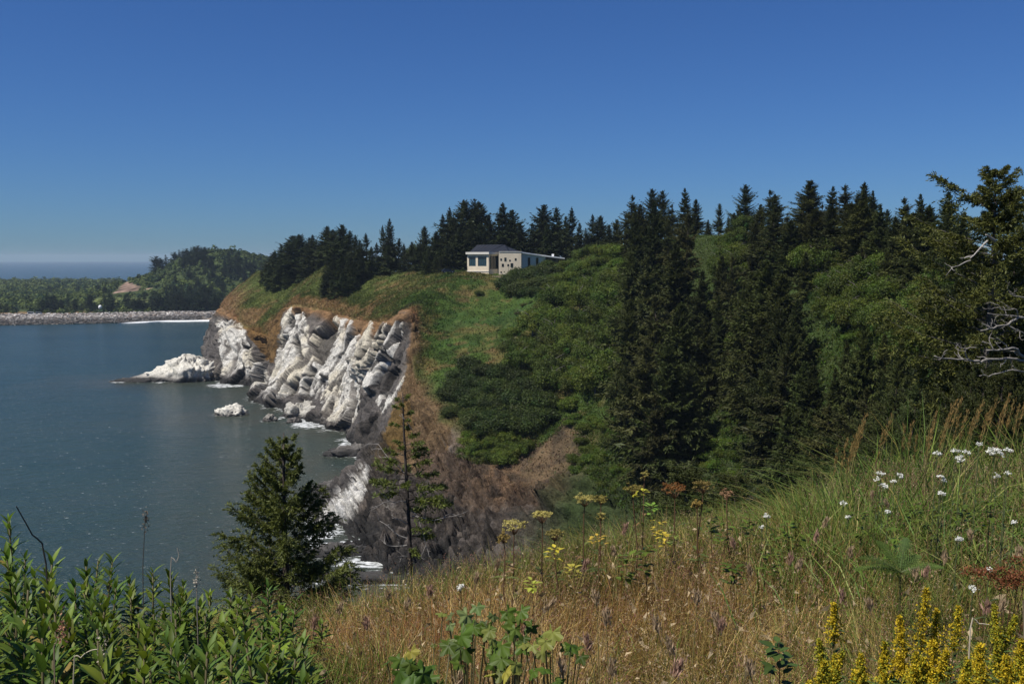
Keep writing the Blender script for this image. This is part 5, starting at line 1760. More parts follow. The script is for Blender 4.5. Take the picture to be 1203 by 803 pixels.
# the big spruce at the picture's edge: broad broken crown, lichen green
T = pix(1163, 199, 45)
bz_ = float(near_z(T[0:1], T[1:2])[0])
Hs = T[2] - bz_
r2 = np.random.default_rng(77)
nb = 210
lv = np.sort(0.38 + 0.61 * r2.random(nb) ** 0.95)
azs = np.cumsum(np.full(nb, 2.399) + r2.normal(0, 0.6, nb))
ln = (0.25 + 6.4 * np.clip(1 - lv, 0, 1) ** 0.62 * 1.0) * np.clip(0.74 + 0.5 * r2.normal(0, 0.7, nb), 0.25, 1.35)
ln = np.where(lv < 0.52, np.minimum(ln, 2.6), ln)
ln = np.where(lv > 0.84, ln * 0.62, ln)
ln = np.where((lv > 0.865) & (lv < 0.895) & (np.cos(azs) < -0.2), 0.4, ln)
lv = np.concatenate([lv, [0.905, 0.90, .885]])
azs = np.concatenate([azs, [3.2, 3.05, -0.25]])
ln = np.concatenate([ln, [2.5, 2.1, 2.1]])
o_ = np.argsort(lv)
t3, _ = detailed_crown(19, Hs, 6.0, 0, 30, 0.45, (0.056, 0.066, 0.018), nneed=15, droop=0.12, tip=0.22, top_asc=0.55, needle=0.18, nw=0.27, levels=lv[o_], az_list=azs[o_], lens=ln[o_], trunk_r=0.017, tw=0.27, bark=(0.17, 0.155, 0.14))
t3.location = (T[0], T[1], bz_)
tag(t3, 'broad gnarled spruce with lichen green needles and a broken spiky top beside the bleached branches', 'tree')
for (px, py, ex, ey, L, rad, dpt) in [(1168, 283, 1158, 276, .9, .09, 0), (1160, 283, 1140, 308, 1.5, .05, 1), (1140, 306, 1112, 322, 1.3, .03, 1)]:
    m = MB()
    a, e = pix(px, py, 41.5), pix(ex, ey, 41.0)
    limb(m, a - np.array(t3.location), e - a, L, rad, r2, dpt, (0.32, 0.295, 0.26), 0.12)
    m.build('dead_limb', M_DEAD, t3, True)
# the bleached snag whose bare limbs reach into view
S0 = pix(1232, 400, 38)
gz = float(near_z(S0[0:1], S0[1:2])[0])
sn = empty('dead_tree', (S0[0], S0[1], gz))
tag(sn, 'bleached dead tree reaching long bare white branches in front of the dark spruces', 'tree')
m = MB()
tube(m, [(0, 0, -1), (0.1, 0, 4), (-0.05, 0.1, 8), (0.2, 0, 11), (0.4, .1, S0[2] - gz + 3.5)], [.26, .22, .18, .13, .04], 9, (0.30, 0.28, 0.26))
m.build('trunk', M_DEAD, sn, True)
for pl, rad in [([(1232, 405, 38), (1203, 419, 37.6), (1193, 409, 37.4), (1175, 411, 37.2), (1160, 412, 37)], .075),
                ([(1232, 428, 38), (1205, 424, 37.6), (1190, 421, 37.4), (1162, 422, 37), (1150, 425, 36.8), (1138, 423, 36.6), (1112, 421, 36.4), (1098, 418, 36.2)], .062),
                ([(1232, 385, 38), (1198, 372, 37.4), (1185, 381, 37), (1172, 383, 36.8), (1152, 388, 36.6)], .055),
                ([(1200, 374, 37.4), (1192, 371, 37.2), (1178, 370, 37), (1160, 368, 36.8)], .035),
                ([(1196, 376, 37.4), (1194, 364, 37.2), (1180, 364, 37), (1172, 360, 36.8)], .03),
                ([(1232, 350, 38), (1205, 349, 37.6), (1193, 348, 37.4), (1187, 345, 37.2)], .035),
                ([(1225, 440, 38), (1205, 437, 37.6), (1190, 434, 37.3), (1165, 440, 37), (1150, 441, 36.8)], .04),
                ([(1184, 382, 37), (1196, 388, 37), (1210, 394, 37.2)], .035),
                ([(1138, 423, 36.6), (1134, 412, 36.5), (1140, 408, 36.5), (1148, 409, 36.4)], .03)]:
    m = MB()
    pts = np.array([pix(*p) for p in pl]) - np.array(sn.location)
    pc, _ = catmull(pts, [4] * (len(pts) - 1))
    pc = pc + r2.normal(0, 0.015, pc.shape)
    tube(m, pc, np.linspace(rad, rad * 0.4, len(pc)), 6, (0.25, 0.228, 0.20))
    for k in range(max(3, len(pc) // 3)):
        i = int(r2.integers(len(pc) // 3, len(pc)))
        limb(m, pc[i], np.array([-0.7, r2.normal(0, .5), r2.normal(0.15, .6)]), r2.uniform(.25, .75), rad * 0.4, r2, 1, (0.25, 0.228, 0.20), 0.25, 2)
    m.build('bare_branch', M_DEAD, sn, True)
# saplings and shrubs just beyond the meadow edge
for (px, top, d, l) in [(812, 545, 62, 'grey green young spruce just beyond the meadow below the dark stand'), (866, 560, 58, 'small young spruce beyond the meadow by the open green patch')]:
    T = pix(px, top, d)
    g = float(near_z(T[0:1], T[1:2])[0])
    h = max(T[2] - g, 3.0)
    o = NEARSPRUCE.put(2, (T[0], T[1], T[2] - h), px, (h / 20 * 1.3, h / 20 * 1.3, h / 20))
    tag(o, l, 'tree')

# ------------------------------------------------------------------ the meadow
gr = np.random.default_rng(2024)


def gz_at(x, y): return near_z(np.atleast_1d(x), np.atleast_1d(y))


def blades(mb, x, y, h, w, lean, az, col, tipcol=None, curl=None):
    """Grass blades: four rings of two vertices from root to tip."""
    n = len(x)
    z = near_z(x, y) - 0.02
    o = np.stack([np.cos(az), np.sin(az), 0 * az], -1)
    fa = gr.random(n) * 2 * PI
    sd = np.stack([np.cos(fa), np.sin(fa), 0 * fa], -1)
    V, Cc = [], []
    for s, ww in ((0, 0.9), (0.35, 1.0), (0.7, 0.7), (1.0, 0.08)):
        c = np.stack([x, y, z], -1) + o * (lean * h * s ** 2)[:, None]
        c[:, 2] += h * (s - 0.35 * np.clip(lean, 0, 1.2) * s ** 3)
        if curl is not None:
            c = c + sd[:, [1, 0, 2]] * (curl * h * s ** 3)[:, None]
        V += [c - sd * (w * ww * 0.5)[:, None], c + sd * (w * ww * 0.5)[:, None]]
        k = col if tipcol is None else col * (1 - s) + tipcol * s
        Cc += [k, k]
    V = np.stack(V, 1).reshape(-1, 3)
    Cc = np.stack(Cc, 1).reshape(-1, 3)
    b_ = np.arange(n)[:, None] * 8
    q = np.concatenate([b_ + np.array([0, 1, 3, 2]) + 2 * k for k in range(3)])
    mb.add(V, q, None, np.clip(Cc, 0.005, 1))
    return np.stack([x, y, z], -1) + o * (lean * h)[:, None] + np.stack([0 * h, 0 * h, h * (1 - 0.35 * np.clip(lean, 0, 1.2))], -1)


def pick(n, y0, y1, p0=-90, p1=1300, pw=1.0):
    y = y0 + (y1 - y0) * gr.random(n) ** pw
    px = gr.uniform(p0, p1, n)
    return (px - W0 / 2) / F * y, y, px


PAL_DRY = np.array([[0.36, 0.27, 0.105], [0.25, 0.165, 0.062], [0.48, 0.38, 0.19], [0.16, 0.105, 0.045], [0.31, 0.235, 0.085]]) * 1.22
PAL_RED = np.array([[0.24, 0.125, 0.048], [0.18, 0.085, 0.036], [0.30, 0.17, 0.07], [0.14, 0.08, 0.035]]) * 1.22
PAL_GRN = np.array([[0.075, 0.125, 0.022], [0.055, 0.098, 0.020], [0.11, 0.15, 0.032], [0.14, 0.155, 0.045]]) * 1.22
PAL_OLV = np.array([[0.105, 0.110, 0.030], [0.135, 0.120, 0.038], [0.080, 0.098, 0.026], [0.17, 0.145, 0.050]]) * 1.22
gm = MB()
N1 = 150000
x, y, px = pick(N1, 2.7, 9.4, pw=0.9)
pn = fbm(np.stack([x, y, 0 * x], -1), 1.1, 3, 801)
pn2 = fbm(np.stack([x, y, 0 * x], -1), 0.45, 2, 802)
rightg = sstep(880, 1000, px) * sstep(5.0, 6.6, y)
midg = sstep(600, 760, px) * sstep(5.8, 7.6, y) * 0.55
u = gr.random(N1)
green = u < np.clip(0.40 + 0.95 * pn + 0.50 * rightg + midg + 0.12 * (px < 360), 0, 0.93)
red = (~green) & (gr.random(N1) < np.clip(0.22 + 0.6 * pn2 + 0.25 * ((px > 330) & (px < 600) & (y > 4.2)) - 0.12, 0.05, 0.9))
h = (0.24 + 0.24 * gr.random(N1)) * (1 + 0.3 * pn)
h = h * (1 + (0.46 + 0.8 * pn2 + 0.5 * pn) * rightg + 0.25 * midg) + 0.02
h = np.where(y < 3.6, h * 0.8, h)
col = PAL_DRY[gr.integers(0, 5, N1)]
col = np.where(red[:, None], PAL_RED[gr.integers(0, 4, N1)], col)
gg = np.where((gr.random(N1) < 0.5 + 0.5 * rightg)[:, None], PAL_GRN[gr.integers(0, 4, N1)], PAL_OLV[gr.integers(0, 4, N1)])
col = np.where(green[:, None], gg, col) * (0.45 + 1.0 * gr.random((N1, 1)) ** 1.4)
w = np.where(green, 0.0046, 0.0026) * (0.6 + 0.8 * gr.random(N1)) * (1 + 0.9 * rightg * green)
lean = np.abs(gr.normal(0, 0.5, N1)) * (1 + 0.4 * rightg) + 0.05
flow = 5.0 * fbm(np.stack([x, y, 0 * x + 4], -1), 0.7, 2, 811)
az = np.where(gr.random(N1) < 0.65 - 0.3 * rightg, 0.3 + flow + gr.normal(0, 0.5, N1), gr.random(N1) * 6.28)
lean = lean * (1 + 1.2 * np.clip(fbm(np.stack([x, y, 0 * x + 9], -1), 0.5, 2, 812), 0, 1))
kp = gr.random(N1) > np.maximum(0.72 * ((px < 250) & (y < 5.6)), 0.66 * rightg)
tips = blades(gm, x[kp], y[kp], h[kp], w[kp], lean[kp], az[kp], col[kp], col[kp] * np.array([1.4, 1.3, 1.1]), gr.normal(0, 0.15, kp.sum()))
# broad green blades of the tall grass bank
n = 9500
x, y, px = pick(n, 4.6, 8.6, 850, 1300)
ok = gr.random(n) < sstep(860, 1010, px) * sstep(4.6, 6.2, y + 0.6 * gr.normal(0, 1, n))
x, y = x[ok], y[ok]
n = len(x)
cb = PAL_GRN[gr.integers(0, 4, n)] * (0.6 + 0.9 * gr.random((n, 1)))
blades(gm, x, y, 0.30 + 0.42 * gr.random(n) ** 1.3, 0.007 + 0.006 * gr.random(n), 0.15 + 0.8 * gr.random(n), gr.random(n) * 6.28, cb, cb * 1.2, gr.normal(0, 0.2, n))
# low thatch: short bent straw and dead leaves
n = 60000
x, y, px = pick(n, 3.0, 8.6)
blades(gm, x, y, 0.10 + 0.16 * gr.random(n), 0.0035 * (0.6 + gr.random(n)), 0.6 + 1.6 * gr.random(n), gr.random(n) * 6.28, PAL_DRY[gr.integers(0, 5, n)] * (0.5 + 0.6 * gr.random((n, 1))))
# pale curled dead leaves
n = 4200
x, y, px = pick(n, 3.2, 8.2, 260, 1300)
zz_ = near_z(x, y) + 0.10 + 0.30 * gr.random(n)
d = nrm(gr.normal(0, 1, (n, 3)))
L_ = 0.02 + 0.05 * gr.random(n) ** 2
diamonds(gm, np.stack([x, y, zz_], -1), d, nrm(np.cross(d, gr.normal(0, 1, (n, 3)))), L_, L_ * 0.35, np.array([0.44, 0.34, 0.20]) * (0.45 + 0.8 * gr.random((n, 1))), 0.25)
# fine stalks with tiny seed heads, brown to purple
n = 5200
x, y, px = pick(n, 3.2, 8.8, 280, 1300)
hs = 0.36 + 0.22 * gr.random(n) + 0.25 * sstep(900, 1020, px) * sstep(5, 6.5, y)
cst = np.where((gr.random(n) < 0.6)[:, None], np.array([[0.22, 0.115, 0.065]]), np.array([[0.34, 0.25, 0.14]])) * (0.7 + 0.6 * gr.random((n, 1)))
tp = blades(gm, x, y, hs, np.full(n, 0.0022), 0.10 + 0.25 * gr.random(n), gr.normal(0.3, 1.0, n), cst)
K_ = 16
f = gr.random((n, K_))
sp_ = 0.014 + 0.012 * gr.random((n, 1))
P = tp[:, None] + np.stack([gr.normal(0, 1, (n, K_)) * sp_ * (0.3 + f), gr.normal(0, 1, (n, K_)) * sp_ * (0.3 + f), -f * (0.10 + 0.05 * gr.random((n, 1)))], -1)
d = nrm(gr.normal(0, 0.5, (n, K_, 3)) + np.array([0.1, 0, 0.9]))
cs = np.where((gr.random((n, 1, 1)) < 0.55), np.array([0.24, 0.115, 0.085]), np.array([0.38, 0.28, 0.17])) * (0.6 + 0.7 * gr.random((n, K_, 1)))
diamonds(gm, P.reshape(-1, 3), d.reshape(-1, 3), nrm(np.cross(d, gr.normal(0, 1, d.shape))).reshape(-1, 3), 0.010, 0.004, cs.reshape(-1, 3))
# beyond the brow: rough cover on the hidden slope
n = 30000
y = 9 + 60 * gr.random(n) ** 1.6
px = gr.uniform(-100, 1400, n)
x = (px - W0 / 2) / F * y
blades(gm, x, y, 0.4 + 0.5 * gr.random(n), 0.02 + 0.03 * gr.random(n), 0.3 + 0.5 * gr.random(n), gr.random(n) * 6.28, PAL_OLV[gr.integers(0, 4, n)] * 0.8)
# the same meadow carries on to both sides and behind
n = 90000
x, y = gr.uniform(-11, 16, n), gr.uniform(-3, 10, n)
ok = (np.hypot(x, y) > 2.2) & ~((y > 2.4) & (np.abs(x / np.maximum(y, .1)) < 0.58))
x, y = x[ok], y[ok]
n = len(x)
cb = np.where((gr.random(n) < 0.4)[:, None], PAL_GRN[gr.integers(0, 4, n)], PAL_DRY[gr.integers(0, 5, n)]) * (0.7 + 0.6 * gr.random((n, 1)))
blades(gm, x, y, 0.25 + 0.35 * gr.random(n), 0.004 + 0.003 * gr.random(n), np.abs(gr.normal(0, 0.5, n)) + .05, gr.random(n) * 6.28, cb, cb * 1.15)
tag(gm.build('meadow_grass', M_GRASS), 'dry brown and green grass tangle of the clifftop meadow', 'grass', None, 'stuff')

# --- single leaf shapes


def leaf(mb, base, d, up, L, Wd, droop, c, seg=5, fold=0.25, shape=0.42):
    d, up = nrm(np.array(d, float)), np.array(up, float)
    s = nrm(np.cross(d, up))
    u = np.cross(s, d)
    V = []
    for k in range(seg + 1):
        t = k / seg
        w_ = Wd * 0.5 * (math.sin(PI * t ** (math.log(0.5) / math.log(shape)) ) ** 0.9 if 0 < t < 1 else 0.03)
        ctr = np.array(base) + d * L * t + u * L * (0.12 * t - droop * t * t)
        V += [ctr - s * w_ + u * w_ * fold, ctr, ctr + s * w_ + u * w_ * fold]
    q = []
    for k in range(seg):
        q += [[3 * k, 3 * k + 1, 3 * k + 4, 3 * k + 3], [3 * k + 1, 3 * k + 2, 3 * k + 5, 3 * k + 4]]
    cc = np.tile(np.array(c), (len(V), 1))
    cc[1::3] *= 1.25
    mb.add(V, q, None, np.clip(cc, 0, 1))


def leafy(seed, H=1.0, tone=(0.052, 0.092, 0.028)):
    r = np.random.default_rng(seed)
    root = empty('leafy_plant')
    st, lf = MB(), MB()
    k = np.linspace(0, 1, 6)
    tp = np.c_[0.06 * np.sin(2 * k + seed), 0.06 * np.sin(1.7 * k + 2 * seed), k * H]
    tp -= np.array([tp[0, 0], tp[0, 1], 0.02])
    tube(st, tp, np.linspace(0.008, 0.004, 6), 6, (0.10, 0.085, 0.04))
    n = 54
    for i in range(n):
        t = 0.25 + 0.75 * (i / (n - 1)) ** 0.8
        a = i * 2.399 + r.normal(0, 0.25)
        b = np.array([np.interp(t, k, tp[:, j]) for j in range(3)])
        el = 0.6 + 0.6 * max(0, (t - 0.8) / 0.2) + r.normal(0, 0.15)
        d = np.array([math.cos(a) * math.cos(el), math.sin(a) * math.cos(el), math.sin(el)])
        L = (0.112 - 0.040 * max(0, (t - 0.8) / 0.2)) * r.uniform(0.55, 1.3)
        c = np.array(tone) * r.uniform(0.6, 1.4) * (1 + np.array([0.3, 0.15, 0]) * r.random())
        if r.random() < 0.02: c = np.array([0.25, 0.19, 0.05])
        leaf(lf, b, d, (0, 0, 1), L, L * r.uniform(0.21, 0.29), r.uniform(0.15, 0.5), c)
    st.build('stem', M_STEM, root, True)
    lf.build('leaves', M_PLANT, root, True)
    return root


LEAFY = Kind([lambda s=s: leafy(300 + s, 1.0, [(0.080, 0.132, 0.020), (0.098, 0.150, 0.020), (0.062, 0.112, 0.020), (0.115, 0.155, 0.020), (0.078, 0.128, 0.022)][s]) for s in range(5)])


def top_line(px):
    return np.interp(px, [-60, 0, 12, 40, 75, 110, 150, 190, 225, 245, 280, 300, 330, 350, 375, 380], [600, 618, 645, 662, 655, 668, 672, 672, 690, 700, 690, 690, 705, 735, 760, 790])


k = 0
lr = np.random.default_rng(12)
for row in range(9):
    y0 = 5.1 - row * 0.27
    n = 15
    for i in range(n):
        px = -60 + (440) * (i + lr.random()) / n
        y = y0 + lr.uniform(-0.12, 0.12)
        x = (px - W0 / 2) / F * y
        py = top_line(px) + 16 * lr.random() + row * 14 * lr.uniform(0.6, 1.2)
        if px > 300 and row > 2 and lr.random() < 0.4: continue
        zt_ = EYE - (py - 303.0) / F * y
        g = float(gz_at(x, y)[0])
        hh_ = np.clip(zt_ - g, 0.35, 1.35)
        o = LEAFY.put(int(lr.integers(0, 5)), (x, y, g), lr.random() * 6.28, (1.0 * min(1, .6 + hh_ * .45), 1.0 * min(1, .6 + hh_ * .45), hh_), (lr.normal(0, 0.07), lr.normal(0, 0.07)))
        tag(o, 'dark green lance leaved plant in the dense thicket above the water', 'plant', 'lance leaved plants in the thicket above the water')
        k += 1


def base_for(head, y_off=0.0):
    g = float(gz_at(head[0], head[1] + y_off)[0])
    return np.array([head[0], head[1] + y_off, g])


# goldenrod plumes
def goldenrod(px, py, d, hp, wd, seed, label, young=0.0):
    r = np.random.default_rng(seed)
    T = pix(px, py, d)
    B = base_for(T)
    h = T[2] - B[2]
    root = empty('goldenrod', tuple(B))
    st, lf, fl = MB(), MB(), MB()
    lean = r.normal(0, 0.05, 2)
    k = np.linspace(0, 1, 6)
    tp = np.c_[lean[0] * (k ** 2 - 1), lean[1] * (k ** 2 - 1), k * h]
    tube(st, tp, np.linspace(0.005, 0.0015, 6), 6, (0.11, 0.12, 0.04))
    for i in range(46):
        t = (i + r.random()) / 46 * (1 - 0.6 * hp / h)
        a = i * 2.4
        L = 0.06 * r.uniform(0.7, 1.2)
        leaf(lf, [np.interp(t, k, tp[:, j]) for j in range(3)], (math.cos(a), math.sin(a), 0.5), (0, 0, 1), L, L * 0.2, 0.3, np.array([0.07, 0.11, 0.03]) * r.uniform(0.7, 1.3), 4)
    nb = 60
    Pn, Dn, Cn = [], [], []
    for i in range(nb):
        t = i / (nb - 1)
        z0 = h - hp + hp * t
        a = i * 2.399 + r.normal(0, .3)
        ln = 1.35 * wd * (0.12 + 0.88 * (1 - t)) * (1.0 if t > 0.1 else 0.7) * r.uniform(0.35, 1.35)
        b_ = np.array([np.interp(z0 / h, k, tp[:, 0]), np.interp(z0 / h, k, tp[:, 1]), z0])
        for j in range(11):
            s = (j + r.random()) / 11
            p = b_ + np.array([math.cos(a), math.sin(a), 0]) * ln * s + np.array([0, 0, 1]) * ln * (0.75 * s - 0.75 * s * s) + r.normal(0, 0.0032, 3)
            Pn.append(p)
            gcol = np.array([0.58, 0.42, 0.025]) if r.random() > young + 0.25 * (1 - t) * young else np.array([0.30, 0.30, 0.03])
            Cn.append(gcol * r.uniform(0.6, 1.2))
    Pn, Cn = np.array(Pn), np.array(Cn)
    for rep in range(2):
        d_ = nrm(r.normal(0, 1, Pn.shape) + np.array([0, 0, 0.6]))
        diamonds(fl, Pn, d_, nrm(np.cross(d_, r.normal(0, 1, Pn.shape))), 0.0075, 0.0052, Cn)
    st.build('stem', M_STEM, root)
    lf.build('leaves', M_PLANT, root, True)
    fl.build('flower_plume', M_PETAL, root)
    tag(root, label, 'flower', 'goldenrod in the meadow corner')


GL = 'small goldenrod spike among the cluster in the meadow corner'
for k, (px, py, d, hp, wd, yg, l) in enumerate([
    (980, 709, 3.5, .16, .035, .1, 'goldenrod plume standing apart beside the dark leafy sprig'), (1057, 724, 3.45, .15, .034, .0, 'deep yellow goldenrod plume leaning below the fern'),
    (1089, 692, 3.5, .24, .042, .1, 'tallest goldenrod plume, topping the cluster right below the fern stalks'), (1101, 716, 3.55, .17, .034, .2, 'goldenrod plume close behind the tallest one'), (1127, 713, 3.5, .17, .036, .3, 'lemon yellow goldenrod plume next to the tallest plume and the dry forked straw'),
    (1168, 711, 3.5, .13, .032, .6, 'greenish half open goldenrod plume'), (1193, 724, 3.5, .14, .03, .7, 'greenish goldenrod plume by the edge stalk'), (1096, 752, 3.2, .17, .05, .05, 'broad goldenrod plume at the foot of the tallest one'),
    (1152, 757, 3.15, .15, .05, .15, 'broad golden plume low in the corner'), (1172, 752, 3.3, .13, .03, .7, GL), (1182, 770, 3.1, .12, .035, .2, GL), (1039, 755, 3.4, .1, .022, .5, GL), (1056, 768, 3.2, .08, .04, .0, 'flat topped deep yellow goldenrod head'), (990, 766, 3.3, .12, .026, .5, GL), (962, 752, 3.5, .12, .026, .7, GL), (1131, 795, 3.0, .1, .03, .3, GL), (1200, 752, 3.2, .12, .03, .3, GL), (1075, 782, 3.1, .1, .03, .4, GL), (970, 780, 3.2, .1, .024, .6, GL), (1012, 785, 3.15, .08, .022, .6, GL), (1205, 790, 3.0, .12, .04, .2, GL)]):
    goldenrod(px, py, d, hp, wd, 400 + k, l, yg)
gq = np.random.default_rng(8)
for k in range(16):
    px = 945 + 262 * (k + gq.random()) / 16
    goldenrod(px, gq.uniform(762, 802), gq.uniform(2.95, 3.5), gq.uniform(.08, .15), gq.uniform(.022, .042), 460 + k, GL, gq.uniform(.1, .8))


# yarrow heads
def yarrow(px, py, d, wd, seed, label):
    r = np.random.default_rng(seed)
    T = pix(px, py, d)
    B = base_for(T, 0.05)
    root = empty('yarrow', tuple(B))
    st, fl, lf = MB(), MB(), MB()
    h = T[2] - B[2]
    tube(st, [(0, 0, 0), (0.01, 0.0, h * 0.5), (0, -0.05, h - 0.04)], [.003, .0028, .002], 5, (0.10, 0.12, 0.05))
    n = max(6, int(26 * (wd / 0.08) ** 1.5))
    rad = np.sqrt(r.random(n)) * wd * 0.5
    a = r.random(n) * 6.28
    ce = np.stack([rad * np.cos(a), -0.05 + rad * np.sin(a), h - 0.004 - 1.1 * rad ** 2 / wd + r.normal(0, .004, n)], -1)
    for c_ in ce:
        tube(st, [(0, -0.05, h - 0.045), c_ - np.array([0, 0, .004])], [.0012, .0008], 3, (0.12, 0.14, 0.06), False)
    m_ = 12
    P = (ce[:, None] + r.normal(0, 0.0045, (n, m_, 3)) * np.array([1, 1, .7])).reshape(-1, 3)
    d_ = nrm(r.normal(0, 1, P.shape) * np.array([1, 1, .8]))
    diamonds(fl, P - d_ * .004, d_, nrm(np.cross(np.array([0, 0, 1.0]) + r.normal(0, .3, P.shape), d_)), 0.009, 0.007, np.array([0.80, 0.79, 0.74]) * r.uniform(0.85, 1.08, (len(P), 1)))
    for i in range(14):
        t = i / 14 * 0.8
        aa = i * 2.4
        leaf(lf, (0.01 * t, -0.05 * t, h * t), (math.cos(aa), math.sin(aa), .6), (0, 0, 1), .06, .012, .3, (0.06, 0.085, 0.035), 3)
    st.build('stem', M_STEM, root)
    lf.build('leaves', M_PLANT, root)
    fl.build('flower_head', M_PETAL, root)
    tag(root, label, 'flower', 'white yarrow in the tall green grass')


YL = 'small white yarrow head scattered in the tall green grass'
for k, (px, py, d, wd, l) in enumerate([(1168.5, 526, 5.0, .085, 'largest white yarrow head, broad and many clustered'), (1184, 526, 5.1, .035, 'white yarrow head touching the largest one on its outer side'), (1100.5, 530, 5.6, .05, 'white yarrow head alone at the reed side of the upper group'), (1122.7, 526.5, 5.7, .045, 'white yarrow head topmost of the close trio'), (1129, 535, 5.6, .062, 'widest white yarrow head of the close trio'), (1136, 529, 5.7, .035, 'smallest white yarrow head of the close trio'),
                                       (1034.6, 554, 6.0, .048, 'white yarrow head under the leaning tan reed tuft'), (1031, 560, 6.0, .036, YL), (1057, 556.5, 6.0, .04, YL), (1051, 563.5, 6.0, .036, YL), (1037.7, 568, 5.7, .055, 'broad white yarrow head lowest of the five by the reed tuft'), (1105, 557, 5.6, .03, YL), (1109, 562, 5.6, .03, YL), (1105, 577, 5.2, .048, 'white yarrow head alone below the upper group'), (991, 588, 6.0, .034, YL), (996.5, 605, 5.7, .026, YL), (1125, 631, 4.5, .04, 'white yarrow head alone above the rusty dry patch'), (1184, 553, 5.2, .022, YL), (1171, 557, 5.2, .02, YL), (1191, 611, 4.7, .026, YL), (1043, 599, 5.3, .02, YL), (1143, 688, 4.0, .026, YL), (1162, 667, 4.2, .022, YL), (901, 604, 6.0, .04, YL), (895, 617, 5.8, .028, YL), (541, 687, 5.4, .046, 'pale yarrow head alone in the red brown grass'), (1150, 520, 5.6, .024, YL)]):
    yarrow(px, py, d, wd, 500 + k, l)


# flat umbels
def umbel(px, py, d, wd, tone, seed, label, stem=(0.13, 0.075, 0.04), dome=0.25):
    r = np.random.default_rng(seed)
    T = pix(px, py, d)
    B = base_for(T, 0.04)
    root = empty('umbel_plant', tuple(B))
    st, fl = MB(), MB()
    h = T[2] - B[2]
    nd_ = np.array([0.0, -0.04, h - wd * 0.55])
    tube(st, [(r.normal(0, .06), 0, 0), (r.normal(0, .02), -0.02, h * 0.5), nd_ + np.array([r.normal(0, .004), 0, -.05]), nd_], [.0042, .0038, .0034, .003], 6, stem)
    lf = MB()
    for i in range(7):
        a_ = r.random() * 6.28
        leaf(lf, (0, -.02, h * r.uniform(.25, .72)), (math.cos(a_), math.sin(a_), r.uniform(0, .6)), (0, 0, 1), r.uniform(.06, .11), r.uniform(.02, .035), r.uniform(.2, .6), np.array([(.10, .12, .03), (.20, .13, .05), (.08, .11, .03)][i % 3]) * r.uniform(.7, 1.3), 4)
    lf.build('leaves', M_PLANT, root, True)
    n = 26
    rad = np.sqrt((np.arange(n) + .5) / n) * wd * 0.5
    a = np.arange(n) * 2.399 + r.normal(0, .2, n)
    ce = np.stack([rad * np.cos(a), -0.04 + rad * np.sin(a), h - dome * rad ** 2 / (wd * .5) + r.normal(0, .009, n)], -1)
    for c_ in ce:
        tube(st, [nd_, (nd_ + c_) / 2 + np.array([0, 0, -.004]) + (c_ - nd_) * .05, c_ - np.array([0, 0, .004])], [.0016, .0013, .001], 3, stem, False)
    m_ = 30
    P = (ce[:, None] + r.normal(0, wd * 0.052, (n, m_, 3)) * np.array([1, 1, .45])).reshape(-1, 3)
    d_ = nrm(r.normal(0, 1, P.shape) * np.array([1, 1, .8]))
    diamonds(fl, P - d_ * .003, d_, nrm(np.cross(d_, r.normal(0, 1, P.shape))), 0.0085, 0.006, np.array(tone) * r.uniform(0.65, 1.25, (len(P), 1)))
    st.build('stem', M_STEM, root)
    fl.build('flower_head', M_PETAL, root)
    tag(root, label, 'plant', 'flat topped umbels along the meadow brow')


YG, BR = (0.50, 0.43, 0.14), (0.25, 0.115, 0.04)
for k, a in enumerate([(604, 613, 5.6, .12, YG, 'pale yellow green umbel nearest the lone spruce, second lowest of the row'), (637, 602, 5.7, .105, YG, 'yellow green umbel on a thick red stem in the middle of the row'), (687, 582.5, 5.8, .105, YG, 'pale yellow umbel topping the brown slope on a dark stem'), (706, 584, 6.0, .07, (0.33, 0.28, 0.08), 'smaller olive umbel touching the pale yellow one'), (793, 570.5, 5.8, .125, BR, 'large rusty brown umbel gone to seed'), (826, 567, 6.0, .11, (0.24, 0.18, 0.06), 'olive umbel beside the rusty brown one'), (744, 571, 6.0, .1, (0.22, 0.18, 0.05), 'dull olive umbel in front of the dark spruce foot'), (757.5, 556, 6.3, .045, YG, 'small yellow umbel standing highest in front of the dark spruces'), (652, 624, 5.5, .09, (0.26, 0.22, 0.07), 'low olive umbel half sunk in the grass'), (592, 630, 5.4, .06, (0.34, 0.25, 0.08), 'small tan umbel under the pale yellow green one'), (854, 578, 6.2, .07, (0.30, 0.18, 0.10), 'pinkish tan seeding umbel beside the green grass'), (819, 590, 6.0, .06, (0.34, 0.24, 0.07), 'small ochre umbel below the olive one'), (706, 605, 5.8, .05, YG, 'tiny yellow green umbel under the pale yellow pair')]):
    umbel(a[0], a[1], a[2], a[3] * 1.12, a[4], 600 + k, a[5])


# yellow leaved sprigs
def sprig(px, py, d, hgt, tone, seed, label, nl=16, ls=0.035, cat='plant'):
    r = np.random.default_rng(seed)
    T = pix(px, py, d)
    B = base_for(T)
    root = empty('leafy_sprig', tuple(B))
    h = T[2] - B[2]
    st, lf = MB(), MB()
    tube(st, [(0, 0, 0), (.01, 0, h * .6), (0, 0, h)], [.003, .0025, .0012], 5, (0.14, 0.10, 0.04))
    for i in range(nl):
        t = h - hgt * r.random()
        a = i * 2.4 + r.normal(0, .3)
        L = ls * r.uniform(.7, 1.3)
        o = np.array([math.cos(a), math.sin(a), 0]) * r.uniform(0, .03)
        leaf(lf, np.array([0, 0, t]) + o, (math.cos(a), math.sin(a), r.uniform(-.2, .5)), (0, 0, 1), L, L * .62, r.uniform(.1, .4), np.array(tone) * r.uniform(.7, 1.2), 4, .2, .4)
    st.build('stem', M_STEM, root)
    lf.build('leaves', M_PLANT, root, True)
    tag(root, label, cat, 'yellowing leafy sprigs along the brow')


